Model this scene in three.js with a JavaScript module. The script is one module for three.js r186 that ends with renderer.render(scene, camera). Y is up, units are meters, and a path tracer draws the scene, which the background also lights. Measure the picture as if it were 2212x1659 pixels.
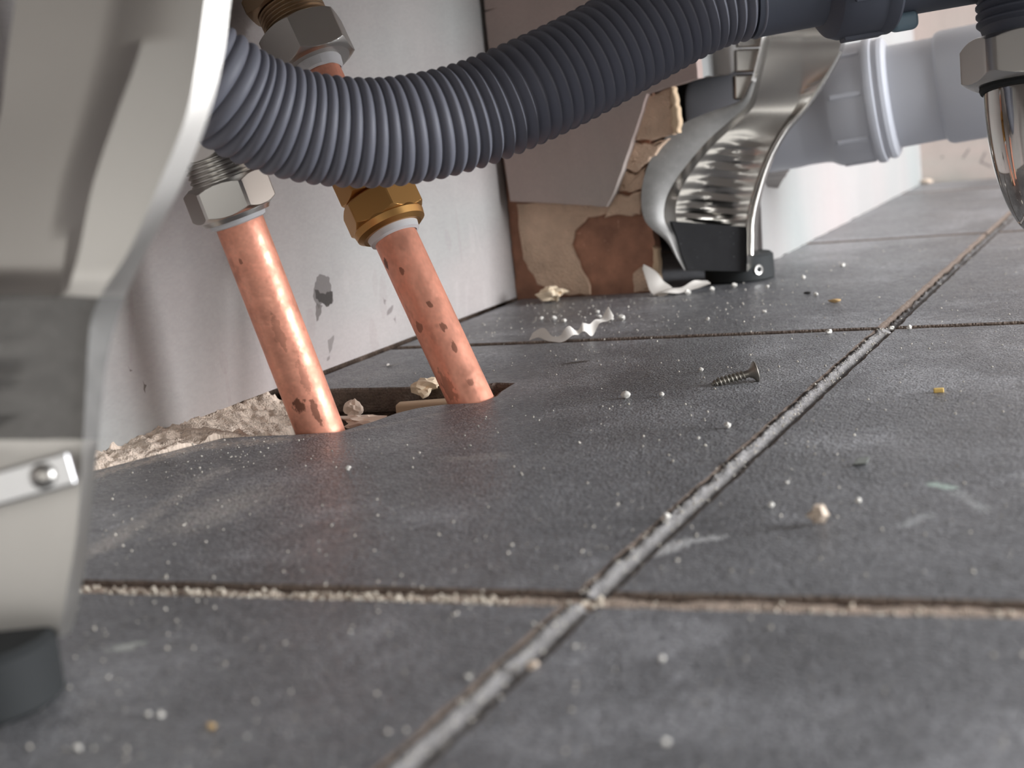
import * as THREE from 'three';
import { mergeGeometries, mergeVertices, toCreasedNormals } from 'three/addons/utils/BufferGeometryUtils.js';
import { RoundedBoxGeometry } from 'three/addons/geometries/RoundedBoxGeometry.js';
import { RectAreaLightUniformsLib } from 'three/addons/lights/RectAreaLightUniformsLib.js';

// ---------------------------------------------------------------- camera, sky, daylight, exposure
RectAreaLightUniformsLib.init();
const scene = new THREE.Scene();
const camera = new THREE.PerspectiveCamera(26.06, 2212 / 1659, 0.01, 30);
camera.position.set(0, 0.0936, 0);
camera.up.set(0.0275, 0.9811, -0.1915);
camera.lookAt(-0.3935, 0.0936 - 0.1655, -0.9043);
camera.focus = 0.55;
camera.userData.fStop = 18;
camera.updateProjectionMatrix();

const renderer = new THREE.WebGLRenderer({ antialias: true });
renderer.toneMapping = THREE.LinearToneMapping;
renderer.toneMappingExposure = 0.71;
renderer.shadowMap.enabled = true;
scene.background = new THREE.Color(0.86, 0.94, 1.0);   // overcast daylight outside the window

// the bathroom window in the right-hand wall: daylight comes in through its opening
const WINDOW = { x: 1.5, z0: -1.28, z1: -0.4, y0: 0.06, y1: 1.08 };
const daylight = new THREE.RectAreaLight(new THREE.Color(0.93, 0.96, 1.0), 41, WINDOW.z1 - WINDOW.z0, WINDOW.y1 - WINDOW.y0);
daylight.name = 'window_daylight';
daylight.position.set(WINDOW.x - 0.03, (WINDOW.y0 + WINDOW.y1) / 2, (WINDOW.z0 + WINDOW.z1) / 2);
daylight.lookAt(-1, (WINDOW.y0 + WINDOW.y1) / 2, (WINDOW.z0 + WINDOW.z1) / 2);
scene.add(daylight);
// added soft, warm fill light from behind the viewer; its doorway is made up
const ADDED_DOORWAY = { z: 1.1, x0: -0.25, x1: 1.4, y0: 0, y1: 1.98 };
const fillLight = new THREE.RectAreaLight(new THREE.Color(1.0, 0.93, 0.85), 2.0, ADDED_DOORWAY.x1 - ADDED_DOORWAY.x0, ADDED_DOORWAY.y1 - ADDED_DOORWAY.y0);
fillLight.name = 'added_fill_light';
fillLight.position.set((ADDED_DOORWAY.x0 + ADDED_DOORWAY.x1) / 2, (ADDED_DOORWAY.y0 + ADDED_DOORWAY.y1) / 2, ADDED_DOORWAY.z - 0.02);
fillLight.lookAt((ADDED_DOORWAY.x0 + ADDED_DOORWAY.x1) / 2, (ADDED_DOORWAY.y0 + ADDED_DOORWAY.y1) / 2, -1);
scene.add(fillLight);

// ---------------------------------------------------------------- helpers
const V = (x, y, z) => new THREE.Vector3(x, y, z);
const EYE = V(0, 0.0936, 0);
let seedState = 7;
function rnd() { seedState = (seedState + 0x6d2b79f5) | 0; let t = Math.imul(seedState ^ (seedState >>> 15), 1 | seedState); t = (t + Math.imul(t ^ (t >>> 7), 61 | t)) ^ t; return ((t ^ (t >>> 14)) >>> 0) / 4294967296; }
const seed = (s) => { seedState = s * 7919 + 13; };
const rr = (a, b) => a + (b - a) * rnd();
const lerp = (a, b, t) => a + (b - a) * t;
const smooth = (a, b, x) => { const t = Math.min(1, Math.max(0, (x - a) / (b - a))); return t * t * (3 - 2 * t); };
const names = {};
function numbered(n) { names[n] = (names[n] ?? -1) + 1; return names[n] ? n + '_' + String(names[n]).padStart(3, '0') : n; }
function shadows(o) { o.castShadow = true; o.receiveShadow = true; return o; }
function part(name, geo, mat, parent, label) {
  const m = shadows(new THREE.Mesh(geo, mat)); m.name = name; parent.add(m);
  if (label) m.userData.label = label;
  return m;
}
function group(name, label, category, pos, grp) {
  const g = new THREE.Group(); g.name = numbered(name); g.userData = { label, category };
  if (grp) g.userData.group = grp;
  if (pos) g.position.copy(pos);
  scene.add(g); return g;
}
function single(name, geo, mat, label, category, pos, grp) {
  const m = shadows(new THREE.Mesh(geo, mat)); m.name = numbered(name); m.userData = { label, category };
  if (grp) m.userData.group = grp;
  if (pos) m.position.copy(pos);
  scene.add(m); return m;
}
function struct(name, label, category) {
  const g = new THREE.Group(); g.name = name; g.userData = { label, category, kind: 'structure' }; scene.add(g); return g;
}
// move a geometry that was written in world coordinates to a thing whose base stands at pos
const local = (geo, pos) => geo.translate(-pos.x, -pos.y, -pos.z);

// value noise that repeats every `period` cells
const HASH = new Float32Array(65536); seed(3); for (let i = 0; i < 65536; i++) HASH[i] = rnd();
function vnoise(x, y, px, py, s = 0) {
  const x0 = Math.floor(x), y0 = Math.floor(y), fx = x - x0, fy = y - y0, u = fx * fx * (3 - 2 * fx), v = fy * fy * (3 - 2 * fy);
  const h = (a, b) => HASH[(((((a % px) + px) % px) * 131 + (((b % py) + py) % py) * 977 + s * 7013) & 65535)];
  const a = h(x0, y0), b = h(x0 + 1, y0), c = h(x0, y0 + 1), d = h(x0 + 1, y0 + 1);
  return a + (b - a) * u + (c - a) * v + (a - b - c + d) * u * v;
}
function fbm(x, y, p, oct, s = 0) { let a = 0, w = 0.5, t = 0; for (let i = 0; i < oct; i++) { a += w * vnoise(x, y, p, p, s + i); t += w; x *= 2; y *= 2; p *= 2; w *= 0.55; } return a / t; }
function noise3(x, y, z, s = 0) {
  const z0 = Math.floor(z), f = z - z0, u = f * f * (3 - 2 * f);
  return lerp(vnoise(x, y, 4096, 4096, s + ((z0 * 37) & 255)), vnoise(x, y, 4096, 4096, s + (((z0 + 1) * 37) & 255)), u) * 2 - 1;
}
function dataTexture(w, h, fn, srgb = true) {
  const d = new Uint8Array(w * h * 4);
  for (let j = 0; j < h; j++) for (let i = 0; i < w; i++) {
    const c = fn(i / w, j / h, i, j), o = (j * w + i) * 4;
    d[o] = Math.max(0, Math.min(255, c[0])); d[o + 1] = Math.max(0, Math.min(255, c[1])); d[o + 2] = Math.max(0, Math.min(255, c[2])); d[o + 3] = 255;
  }
  return finish(new THREE.DataTexture(d, w, h), srgb);
}
function finish(t, srgb) {
  t.wrapS = t.wrapT = THREE.RepeatWrapping; t.magFilter = THREE.LinearFilter; t.minFilter = THREE.LinearMipmapLinearFilter; t.generateMipmaps = true;
  if (srgb) t.colorSpace = THREE.SRGBColorSpace;
  t.needsUpdate = true; return t;
}
function metres(t, w, h, ox = 0, oy = 0) { const c = t.clone(); c.repeat.set(1 / w, 1 / h); c.offset.set(-ox / w, -oy / h); c.needsUpdate = true; return c; }

// a box whose uv are metres across each face
function boxM(x0, x1, y0, y1, z0, z1) {
  const g = new THREE.BoxGeometry(x1 - x0, y1 - y0, z1 - z0).translate((x0 + x1) / 2, (y0 + y1) / 2, (z0 + z1) / 2);
  return planarUV(g);
}
function planarUV(g) {
  const p = g.attributes.position, n = g.attributes.normal, uv = new Float32Array(p.count * 2);
  for (let i = 0; i < p.count; i++) {
    const ax = Math.abs(n.getX(i)), ay = Math.abs(n.getY(i)), az = Math.abs(n.getZ(i));
    const [a, b] = ax >= ay && ax >= az ? [-p.getZ(i), p.getY(i)] : ay >= az ? [p.getX(i), -p.getZ(i)] : [p.getX(i), p.getY(i)];
    uv[i * 2] = a; uv[i * 2 + 1] = b;
  }
  g.setAttribute('uv', new THREE.BufferAttribute(uv, 2)); return g;
}
// creased normals for millimetre-sized shapes (three merges vertices on a coarse grid, so work in millimetres)
function creased(g, a) { const k = toCreasedNormals(g.scale(1000, 1000, 1000), a); return k.scale(0.001, 0.001, 0.001); }
// closed outline with a slightly ragged edge
function ragged(pts, step, amp) {
  const out = [];
  for (let i = 0; i < pts.length; i++) {
    const a = pts[i], b = pts[(i + 1) % pts.length], dx = b[0] - a[0], dy = b[1] - a[1], L = Math.hypot(dx, dy), n = Math.max(1, Math.round(L / step));
    for (let k = 0; k < n; k++) { const t = k / n, e = (k ? 1 : 0.4) * amp * (rnd() * 2 - 1); out.push([a[0] + dx * t - (dy / L) * e, a[1] + dy * t + (dx / L) * e]); }
  }
  return out;
}
const shapeOf = (pts) => new THREE.Shape(pts.map((p) => new THREE.Vector2(p[0], p[1])));
// outline in (x, z), lying flat with its top at y = top
function slab(pts, top, thick, bevel = 0, holes = []) {
  const s = shapeOf(pts.map(([x, z]) => [x, -z]));
  for (const h of holes) s.holes.push(new THREE.Path(h.map(([x, z]) => new THREE.Vector2(x, -z))));
  const g = new THREE.ExtrudeGeometry(s, { depth: thick - 2 * bevel, bevelEnabled: bevel > 0, bevelThickness: bevel, bevelSize: bevel, bevelOffset: -bevel, bevelSegments: 2, curveSegments: 4 });
  g.translate(0, 0, -(thick - bevel)); g.rotateX(-Math.PI / 2); g.translate(0, top, 0);
  return g;
}
// outline in (x, y), facing +z with its face at z = face
function panel(pts, face, thick, bevel = 0, holes = []) {
  const s = shapeOf(pts);
  for (const h of holes) s.holes.push(new THREE.Path(h.map(([x, y]) => new THREE.Vector2(x, y))));
  const g = new THREE.ExtrudeGeometry(s, { depth: thick - 2 * bevel, bevelEnabled: bevel > 0, bevelThickness: bevel, bevelSize: bevel, bevelOffset: -bevel, bevelSegments: 2 });
  return g.translate(0, 0, face - thick + bevel);
}
// a grid of rows x columns of points, closed round each row when asked
function gridMesh(rows, closed, crease) {
  const n = rows.length, m = rows[0].length, pos = [], uv = [], idx = [];
  for (let i = 0; i < n; i++) for (let j = 0; j <= (closed ? m : m - 1); j++) { const p = rows[i][j % m]; pos.push(p.x, p.y, p.z); uv.push(j / m, i / (n - 1)); }
  const w = closed ? m + 1 : m;
  for (let i = 0; i < n - 1; i++) for (let j = 0; j < w - 1; j++) { const a = i * w + j, b = a + 1, c = a + w, d = c + 1; idx.push(a, b, c, b, d, c); }
  let g = new THREE.BufferGeometry();
  g.setAttribute('position', new THREE.Float32BufferAttribute(pos, 3)); g.setAttribute('uv', new THREE.Float32BufferAttribute(uv, 2)); g.setIndex(idx);
  if (crease) return creased(g, crease);
  g.computeVertexNormals();
  if (closed) { const N = g.attributes.normal; for (let i = 0; i < n; i++) { const a = i * w, b = i * w + m, v = V(N.getX(a) + N.getX(b), N.getY(a) + N.getY(b), N.getZ(a) + N.getZ(b)).normalize(); N.setXYZ(a, v.x, v.y, v.z); N.setXYZ(b, v.x, v.y, v.z); } }
  return g;
}
// frame of an axis: e1 points to the viewer's side of it, e2 to its right
function axisFrame(o, dir) {
  const d = dir.clone().normalize(), toEye = EYE.clone().sub(o), e1 = toEye.addScaledVector(d, -toEye.dot(d)).normalize(), e2 = new THREE.Vector3().crossVectors(d, e1).normalize();
  return { o, d, e1, e2 };
}
// surface round an axis: profile of [distance along, radius]; radius may bend with the angle through shapeR(angle, r, s)
function turned(fr, profile, seg = 48, crease = 0.6, shapeR = null) {
  const rows = profile.map(([s, r]) => {
    const row = [];
    for (let j = 0; j < seg; j++) {
      const a = (j / seg) * Math.PI * 2 + Math.PI, R = shapeR ? shapeR(a, r, s) : r;
      row.push(fr.o.clone().addScaledVector(fr.d, s).addScaledVector(fr.e1, Math.cos(a) * R).addScaledVector(fr.e2, Math.sin(a) * R));
    }
    return row;
  });
  return gridMesh(rows, true, crease);
}
const hexR = (af, turn = 0) => (a, r) => { const k = Math.PI / 3, t = (((a - turn) % k) + k) % k - k / 2; return Math.min(r, af / Math.cos(t)); };
// sweep along a curve with a radius that depends on the distance along it
function sweep(curve, radius, steps, seg, crease) {
  const L = curve.getLength(), rows = [];
  let T = curve.getTangentAt(0), N = V(0, 1, 0).addScaledVector(T, -T.y).normalize();
  for (let i = 0; i <= steps; i++) {
    const u = i / steps, p = curve.getPointAt(u), t = curve.getTangentAt(u);
    N.addScaledVector(t, -N.dot(t)).normalize();
    const B = new THREE.Vector3().crossVectors(t, N), r = radius(u * L, u), row = [];
    for (let j = 0; j < seg; j++) { const a = (j / seg) * Math.PI * 2; row.push(p.clone().addScaledVector(N, -Math.cos(a) * r).addScaledVector(B, Math.sin(a) * r)); }
    rows.push(row);
  }
  return gridMesh(rows, true, crease);
}
// a broken crumb
function lump(sx, sy, sz, s, detail = 1, rough = 0.25) {
  const g = mergeVertices(new THREE.IcosahedronGeometry(1, detail).deleteAttribute('uv').deleteAttribute('normal')), p = g.attributes.position;
  for (let i = 0; i < p.count; i++) {
    const v = V(p.getX(i), p.getY(i), p.getZ(i)), k = 1 + rough * noise3(v.x * 1.7 + s * 3.1, v.y * 1.7 + s, v.z * 1.7, s & 31) + rough * 0.5 * noise3(v.x * 4 + s, v.y * 4, v.z * 4 + s, 9);
    p.setXYZ(i, v.x * k * sx, v.y * k * sy, v.z * k * sz);
  }
  g.computeBoundingBox(); g.translate(0, -g.boundingBox.min.y, 0);
  return creased(g, 0.5);
}

// ---------------------------------------------------------------- textures and materials
const std = (o) => new THREE.MeshStandardMaterial(o);
const phys = (o) => new THREE.MeshPhysicalMaterial(o);
const rgb = (r, g, b) => new THREE.Color().setRGB(r / 255, g / 255, b / 255, THREE.SRGBColorSpace);

function canvasOf(w, h, fn) {
  const c = document.createElement('canvas'); c.width = w; c.height = h;
  const ctx = c.getContext('2d'), im = ctx.createImageData(w, h), d = im.data;
  for (let j = 0; j < h; j++) for (let i = 0; i < w; i++) { const q = fn(i / w, 1 - j / h), o = (j * w + i) * 4; d[o] = Math.max(0, Math.min(255, q[0])); d[o + 1] = Math.max(0, Math.min(255, q[1])); d[o + 2] = Math.max(0, Math.min(255, q[2])); d[o + 3] = 255; }
  ctx.putImageData(im, 0, 0);
  return [c, ctx];
}
// slate-look porcelain: grey with cloudy riven streaks, dusty film in patches, fine specks
function slate(u, v, scale) {   // u, v in 0..1 over a tile-able patch
  const cloud = fbm(u * 6 * scale, v * 6 * scale, 6 * scale, 5, 1), streak = fbm(u * 5 * scale, v * 16 * scale, 16 * scale * 5, 4, 11), fine = vnoise(u * 420 * scale, v * 420 * scale, 420 * scale, 420 * scale, 21), mid = vnoise(u * 130 * scale, v * 130 * scale, 130 * scale, 130 * scale, 23);
  const dust = smooth(0.5, 0.78, fbm(u * 9 * scale + 3, v * 9 * scale + 5, 9 * scale, 5, 31));
  let l = 116 + (cloud - 0.5) * 26 + (streak - 0.5) * 20 + (fine - 0.5) * 30 + (mid - 0.5) * 16 + dust * 28 * (0.5 + 0.8 * fine);
  if (fine > 0.95) l += 30 * dust + 20;
  if (mid < 0.03) l -= 14;
  return [l * 0.985, l * 0.985, l * 1.005];
}
// the stretch of floor nearest the pipes, with the dust smears that lie on it: x -0.32..0.20, z -0.62..0
const FX = -0.32, FW = 0.52, FH = 0.68;
const [floorCanvas, fctx] = canvasOf(2048, 2048, (u, v) => slate(u, v, 2));
{
  const P = ([x, z]) => [((x - FX) / FW) * 2048, (1 + z / FH) * 2048];
  seed(41);
  const smear = (pts, wide, n, size, alpha, col) => {
    for (let k = 0; k < n; k++) {
      const t = rnd() * (pts.length - 1), i = Math.min(pts.length - 2, Math.floor(t)), f = t - i, [a, b] = P([lerp(pts[i][0], pts[i + 1][0], f), lerp(pts[i][1], pts[i + 1][1], f)]);
      const g1 = (rnd() + rnd() + rnd() - 1.5) * 1.3, g2 = (rnd() + rnd() + rnd() - 1.5) * 1.3;
      fctx.globalAlpha = alpha * rr(0.4, 1); fctx.fillStyle = col; fctx.beginPath(); fctx.ellipse(a + g1 * wide, b + g2 * wide, size * rr(0.5, 1.4), size * rr(0.4, 1), rnd() * 3, 0, 7); fctx.fill();
    }
  };
  smear([[-0.2068, -0.6383], [-0.2014, -0.6464], [-0.195, -0.6569]], 3, 500, 3, 0.5, '#b9b6b2');
  smear([[-0.1953, -0.6595], [-0.1754, -0.6663]], 3, 200, 3, 0.35, '#b9b6b2');
  smear([[-0.1077, -0.3132], [-0.1044, -0.3219]], 7, 500, 2.4, 0.4, '#bdbcbb');
  smear([[-0.1044, -0.3219], [-0.0974, -0.3257]], 4, 260, 2.2, 0.4, '#b8b8b8');
  smear([[-0.0612, -0.3706], [-0.0555, -0.3663]], 4, 260, 2.6, 0.3, '#a9bab0');
  smear([[-0.0552, -0.3643], [-0.0462, -0.3467]], 5, 260, 2.4, 0.22, '#b2b4b4');
  smear([[-0.0622, -0.3338], [-0.0573, -0.3447]], 6, 200, 2.4, 0.2, '#b2b4b4');
  smear([[-0.2448, -0.3052], [-0.2503, -0.3334], [-0.2633, -0.3925]], 12, 1600, 3.4, 0.2, '#b0aaa4');
  smear([[-0.234, -0.3295], [-0.2348, -0.3658]], 34, 2200, 4, 0.14, '#b0aaa4');
  smear([[-0.1984, -0.4012], [-0.1784, -0.4031]], 12, 500, 3, 0.14, '#a5a19c');
  smear([[-0.2172, -0.5485], [-0.2103, -0.5528]], 5, 240, 3, 0.25, '#2f2c2a');
  smear([[-0.1843, -0.2975], [-0.2138, -0.303]], 8, 300, 3, 0.12, '#3a3838');
  smear([[-0.194, -0.246], [-0.1903, -0.2482]], 5, 160, 2.4, 0.35, '#b5b8b2');
  smear([[-0.16, -0.2], [-0.13, -0.19]], 55, 900, 6, 0.06, '#a6a9ac');
  smear([[-0.262, -0.43], [-0.24, -0.445], [-0.22, -0.475]], 6, 700, 2.6, 0.16, '#a99f97');
  smear([[-0.305, -0.37], [-0.29, -0.42], [-0.262, -0.43]], 14, 1500, 2.8, 0.3, '#c0b1a4');
  smear([[-0.285, -0.33], [-0.25, -0.41], [-0.2, -0.43]], 34, 2600, 2.2, 0.14, '#b4aca6');
  smear([[-0.2, -0.36], [-0.15, -0.42], [-0.15, -0.52]], 40, 2200, 2, 0.12, '#aaa6a3');
  smear([[-0.30, -0.53], [-0.26, -0.56]], 22, 700, 3, 0.1, '#a59d98');
  fctx.globalAlpha = 1;
}
const floorNearMap = finish(new THREE.CanvasTexture(floorCanvas), true);
const floorFarMap = dataTexture(1024, 1024, (u, v) => slate(u, v, 1));
// relief of the tile face: low riven waves with sandy grain on top
const grainBump = dataTexture(1024, 1024, (u, v) => { const g = 255 * (0.3 * fbm(u * 5, v * 11, 55, 3, 51) + 0.25 * vnoise(u * 170, v * 170, 170, 170, 55) + 0.45 * vnoise(u * 400, v * 400, 400, 400, 57)); return [g, g, g]; }, false);
const grainRough = dataTexture(512, 512, (u, v) => { const g = 255 * (0.62 + 0.3 * (fbm(u * 8, v * 8, 8, 5, 61) - 0.5) + 0.2 * (vnoise(u * 200, v * 200, 200, 200, 63) - 0.5)); return [g, g, g]; }, false);
const tileLook = (map, w, h, ox, oy) => std({ name: 'slate_tile', map: metres(map, w, h, ox, oy), bumpMap: metres(grainBump, 0.16, 0.16), bumpScale: 0.00045, roughnessMap: metres(grainRough, 0.3, 0.3), roughness: 0.62 });
const M = {};
M.tileNear = tileLook(floorNearMap, FW, FH, FX, 0);
M.tileFar = tileLook(floorFarMap, 0.42, 0.42, 0, 0);
const sandy = (r, g, b, amp) => dataTexture(256, 256, (u, v) => { const k = 1 + amp * (fbm(u * 14, v * 14, 14, 4, 71) - 0.5) * 2 + amp * 0.7 * (vnoise(u * 90, v * 90, 90, 90, 73) - 0.5); return [r * k, g * k, b * k]; });
const sandBump = dataTexture(256, 256, (u, v) => { const g = 255 * (0.5 * fbm(u * 20, v * 20, 20, 4, 81) + 0.5 * vnoise(u * 80, v * 80, 80, 80, 83)); return [g, g, g]; }, false);
const grit = (r, g, b, amp, size, bump) => std({ map: metres(sandy(r, g, b, amp), size, size), bumpMap: metres(sandBump, size, size), bumpScale: bump, roughness: 0.95 });
M.tileBody = grit(112, 98, 88, 0.2, 0.04, 0.0006);
M.groutLight = grit(150, 147, 146, 0.16, 0.03, 0.0006);
M.groutSand = grit(186, 166, 150, 0.3, 0.02, 0.0012);
M.subfloor = grit(116, 98, 86, 0.25, 0.06, 0.001);
M.mortar = grit(232, 213, 195, 0.14, 0.03, 0.0005);
M.filler = grit(214, 196, 170, 0.2, 0.02, 0.0008);
M.whiteCrumb = std({ color: rgb(228, 224, 216), roughness: 0.9 });
M.creamCrumb = std({ color: rgb(214, 196, 178), roughness: 0.95 });
M.tanCrumb = std({ color: rgb(196, 164, 116), roughness: 0.9 });
M.yellowCrumb = std({ color: rgb(226, 190, 110), roughness: 0.7 });
M.greyChip = std({ color: rgb(150, 153, 148), roughness: 0.8 });
M.darkChip = std({ color: rgb(40, 36, 34), roughness: 0.9 });
M.paper = std({ color: rgb(232, 226, 218), roughness: 0.85, side: THREE.DoubleSide });

// walls
const plaster = (r, g, b, amp) => (u, v) => { const k = 1 + amp * ((fbm(u * 5, v * 5, 5, 5, 91) - 0.5) * 1.1 + (fbm(u * 22, v * 3, 22, 4, 95) - 0.5) * 0.7 + (vnoise(u * 260, v * 260, 260, 260, 97) - 0.5) * 0.35), w = (fbm(u * 4 + 1, v * 4, 4, 3, 99) - 0.5) * 14; return [r * k + w, g * k, b * k]; };
const wallGen = dataTexture(512, 512, plaster(168, 162, 159, 0.09));
const [wallCanvas, wctx] = canvasOf(2048, 768, plaster(168, 162, 159, 0.09));
const WU = 0.28, WW = 0.48, WH = 0.18;   // -z 0.28..0.76, y 0..0.18
{
  const P = ([u, v]) => [((u - WU) / WW) * 2048, (1 - v / WH) * 768];
  const blot = (pts, col, alpha) => { seed(pts.length * 17 + 3); wctx.globalAlpha = alpha; wctx.fillStyle = col; wctx.beginPath(); ragged(pts.map(P), 6, 2.6).forEach(([x, y], i) => (i ? wctx.lineTo(x, y) : wctx.moveTo(x, y))); wctx.fill(); };
  blot([[0.5517, 0.0374], [0.5591, 0.035], [0.5592, 0.0292], [0.5599, 0.0259], [0.5558, 0.0243], [0.5511, 0.0263], [0.5478, 0.0245], [0.5448, 0.0299], [0.5474, 0.0348]], '#6c6663', 0.85);
  blot([[0.5468, 0.0322], [0.553, 0.0296], [0.56, 0.0295], [0.5586, 0.0252], [0.554, 0.0246], [0.5491, 0.0271], [0.5466, 0.0287]], '#37332f', 0.85);
  blot([[0.5469, 0.0269], [0.5512, 0.0254], [0.5486, 0.0222], [0.5453, 0.0202], [0.5456, 0.0244]], '#5b5552', 0.7);
  blot([[0.5519, 0.0118], [0.5574, 0.0127], [0.5551, 0.0094], [0.5493, 0.0041], [0.5517, 0.0046]], '#6b6461', 0.55);
  blot([[0.425, 0.0253], [0.4275, 0.0233], [0.4258, 0.0232]], '#5a524e', 0.7);
  blot([[0.4318, 0.0192], [0.4336, 0.0174], [0.4321, 0.015]], '#5a524e', 0.8);
  blot([[0.6007, 0.0214], [0.6037, 0.0198], [0.6023, 0.0177]], '#5f5855', 0.6);
  blot([[0.6044, 0.0158], [0.6097, 0.0166], [0.6074, 0.0142], [0.6029, 0.0134]], '#6a6360', 0.6);
  blot([[0.6083, 0.011], [0.6108, 0.0125], [0.6103, 0.0087]], '#6a6360', 0.6);
  seed(5); wctx.globalAlpha = 0.1;
  for (let k = 0; k < 26; k++) { const [x, y] = P([rr(0.4, 0.73), rr(0.004, 0.04)]); wctx.fillStyle = rnd() < 0.5 ? '#8b7d79' : '#c8c3bd'; wctx.beginPath(); wctx.ellipse(x, y, rr(4, 16), rr(14, 60), rr(-0.3, 0.3), 0, 7); wctx.fill(); }
  wctx.globalAlpha = 1;
}
const wallBump = dataTexture(256, 256, (u, v) => { const g = 255 * (0.5 * fbm(u * 6, v * 6, 6, 4, 101) + 0.5 * vnoise(u * 60, v * 60, 60, 60, 103)); return [g, g, g]; }, false);
M.wallMarked = std({ name: 'plasterboard', map: metres(finish(new THREE.CanvasTexture(wallCanvas), true), WW, WH, WU, 0), bumpMap: metres(wallBump, 0.05, 0.05), bumpScale: 0.00015, roughness: 0.9 });
M.wall = std({ map: metres(wallGen, 0.5, 0.5), roughness: 0.9 });
M.wallWhite = std({ map: metres(dataTexture(256, 256, plaster(154, 151, 149, 0.05)), 0.4, 0.4), roughness: 0.85 });
M.boardGrey = std({ map: metres(dataTexture(512, 512, plaster(170, 154, 147, 0.08)), 0.2, 0.2), roughness: 0.9 });
M.brown = std({ map: metres(dataTexture(256, 256, (u, v) => { const k = 1 + 0.5 * (fbm(u * 7, v * 7, 7, 5, 111) - 0.5), s = vnoise(u * 40, v * 40, 40, 40, 113) > 0.95 ? 30 : 0; return [160 * k + s, 116 * k + s, 94 * k + s]; }), 0.06, 0.06), roughness: 0.9 });
M.plasterBeige = std({ map: metres(dataTexture(256, 256, (u, v) => { const k = 1 + 0.24 * (fbm(u * 8, v * 8, 8, 5, 121) - 0.5), s = vnoise(u * 34, v * 34, 34, 34, 123) > 0.97 ? -45 : 0; return [206 * k + s, 178 * k + s, 154 * k + s]; }), 0.06, 0.06), bumpMap: metres(sandBump, 0.05, 0.05), bumpScale: 0.0006, roughness: 0.95 });
M.plasterEdge = std({ color: rgb(206, 180, 150), roughness: 0.95 });
const [farCanvas, farctx] = canvasOf(1024, 256, plaster(184, 172, 164, 0.08));
{
  const P = ([x, y]) => [((x + 0.25) / 0.24) * 1024, (1 - y / 0.06) * 256];
  farctx.strokeStyle = '#7e7672'; farctx.lineWidth = 7; farctx.lineCap = 'round'; farctx.globalAlpha = 0.75;
  for (const [a, b] of [[[-0.1807, 0.0175], [-0.1761, 0.0235]], [[-0.1677, 0.0131], [-0.164, 0.0199]], [[-0.1677, 0.0131], [-0.1603, 0.009]], [[-0.1969, 0.0191], [-0.1962, 0.0195]]]) { farctx.beginPath(); farctx.moveTo(...P(a)); farctx.lineTo(...P(b)); farctx.stroke(); }
  farctx.globalAlpha = 1;
}
M.farMarked = std({ map: metres(finish(new THREE.CanvasTexture(farCanvas), true), 0.24, 0.06, -0.25, 0), roughness: 0.9 });
M.farWall = std({ map: metres(dataTexture(256, 256, plaster(184, 172, 164, 0.08)), 0.24, 0.24), roughness: 0.9 });

// plumbing
M.hose = std({ name: 'grey_plastic', color: rgb(116, 117, 127), roughness: 0.55 });
M.cuff = std({ name: 'grey_plastic_smooth', color: rgb(78, 82, 93), roughness: 0.55 });
M.whitePlastic = std({ name: 'white_plastic', color: rgb(206, 208, 215), roughness: 0.38 });
const CHROME = rgb(200, 197, 192);   // one plating; only its finish differs from piece to piece
M.chrome = std({ name: 'chrome_nut', color: CHROME, metalness: 1, roughness: 0.3 });
M.chromeDull = std({ name: 'chrome_foot_inside', color: CHROME, metalness: 1, roughness: 0.24 });
M.chromeSatin = std({ name: 'chrome_satin', color: CHROME, metalness: 1, roughness: 0.42 });
M.chromeTrap = std({ name: 'chrome_polished', color: CHROME, metalness: 1, roughness: 0.06 });
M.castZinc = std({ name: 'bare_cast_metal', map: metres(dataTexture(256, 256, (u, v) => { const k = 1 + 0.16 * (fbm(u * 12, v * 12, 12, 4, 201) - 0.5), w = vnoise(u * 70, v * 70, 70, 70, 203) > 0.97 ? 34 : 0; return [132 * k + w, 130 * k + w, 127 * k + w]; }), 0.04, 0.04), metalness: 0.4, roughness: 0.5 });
M.wallFront = std({ map: metres(dataTexture(128, 128, plaster(176, 160, 142, 0.08)), 0.5, 0.5), roughness: 0.8 });
M.blackPlastic = std({ name: 'black_plastic', map: metres(dataTexture(128, 128, (u, v) => { const k = 1 + 0.3 * (fbm(u * 8, v * 8, 8, 4, 191) - 0.5), w = vnoise(u * 26, v * 26, 26, 26, 193) > 0.96 ? 60 : 0; return [40 * k + w, 40 * k + w, 42 * k + w]; }), 0.03, 0.03), roughness: 0.8 });
M.brass = std({ name: 'brass', color: rgb(196, 150, 92), metalness: 1, roughness: 0.42 });
M.brassDirty = std({ name: 'brass_dull', color: rgb(166, 142, 116), metalness: 1, roughness: 0.4 });
M.ptfe = std({ name: 'sealing_tape', color: rgb(216, 216, 218), roughness: 0.6 });
M.rubber = std({ name: 'black_rubber', color: rgb(26, 29, 30), roughness: 0.75 });
M.screw = std({ name: 'screw_steel', color: rgb(150, 145, 136), metalness: 0.75, roughness: 0.4 });
M.aluminium = std({ name: 'aluminium_bar', color: rgb(214, 214, 214), metalness: 1, roughness: 0.38 });
M.enamel = std({ name: 'white_enamel', color: rgb(232, 230, 226), roughness: 0.25 });
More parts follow.
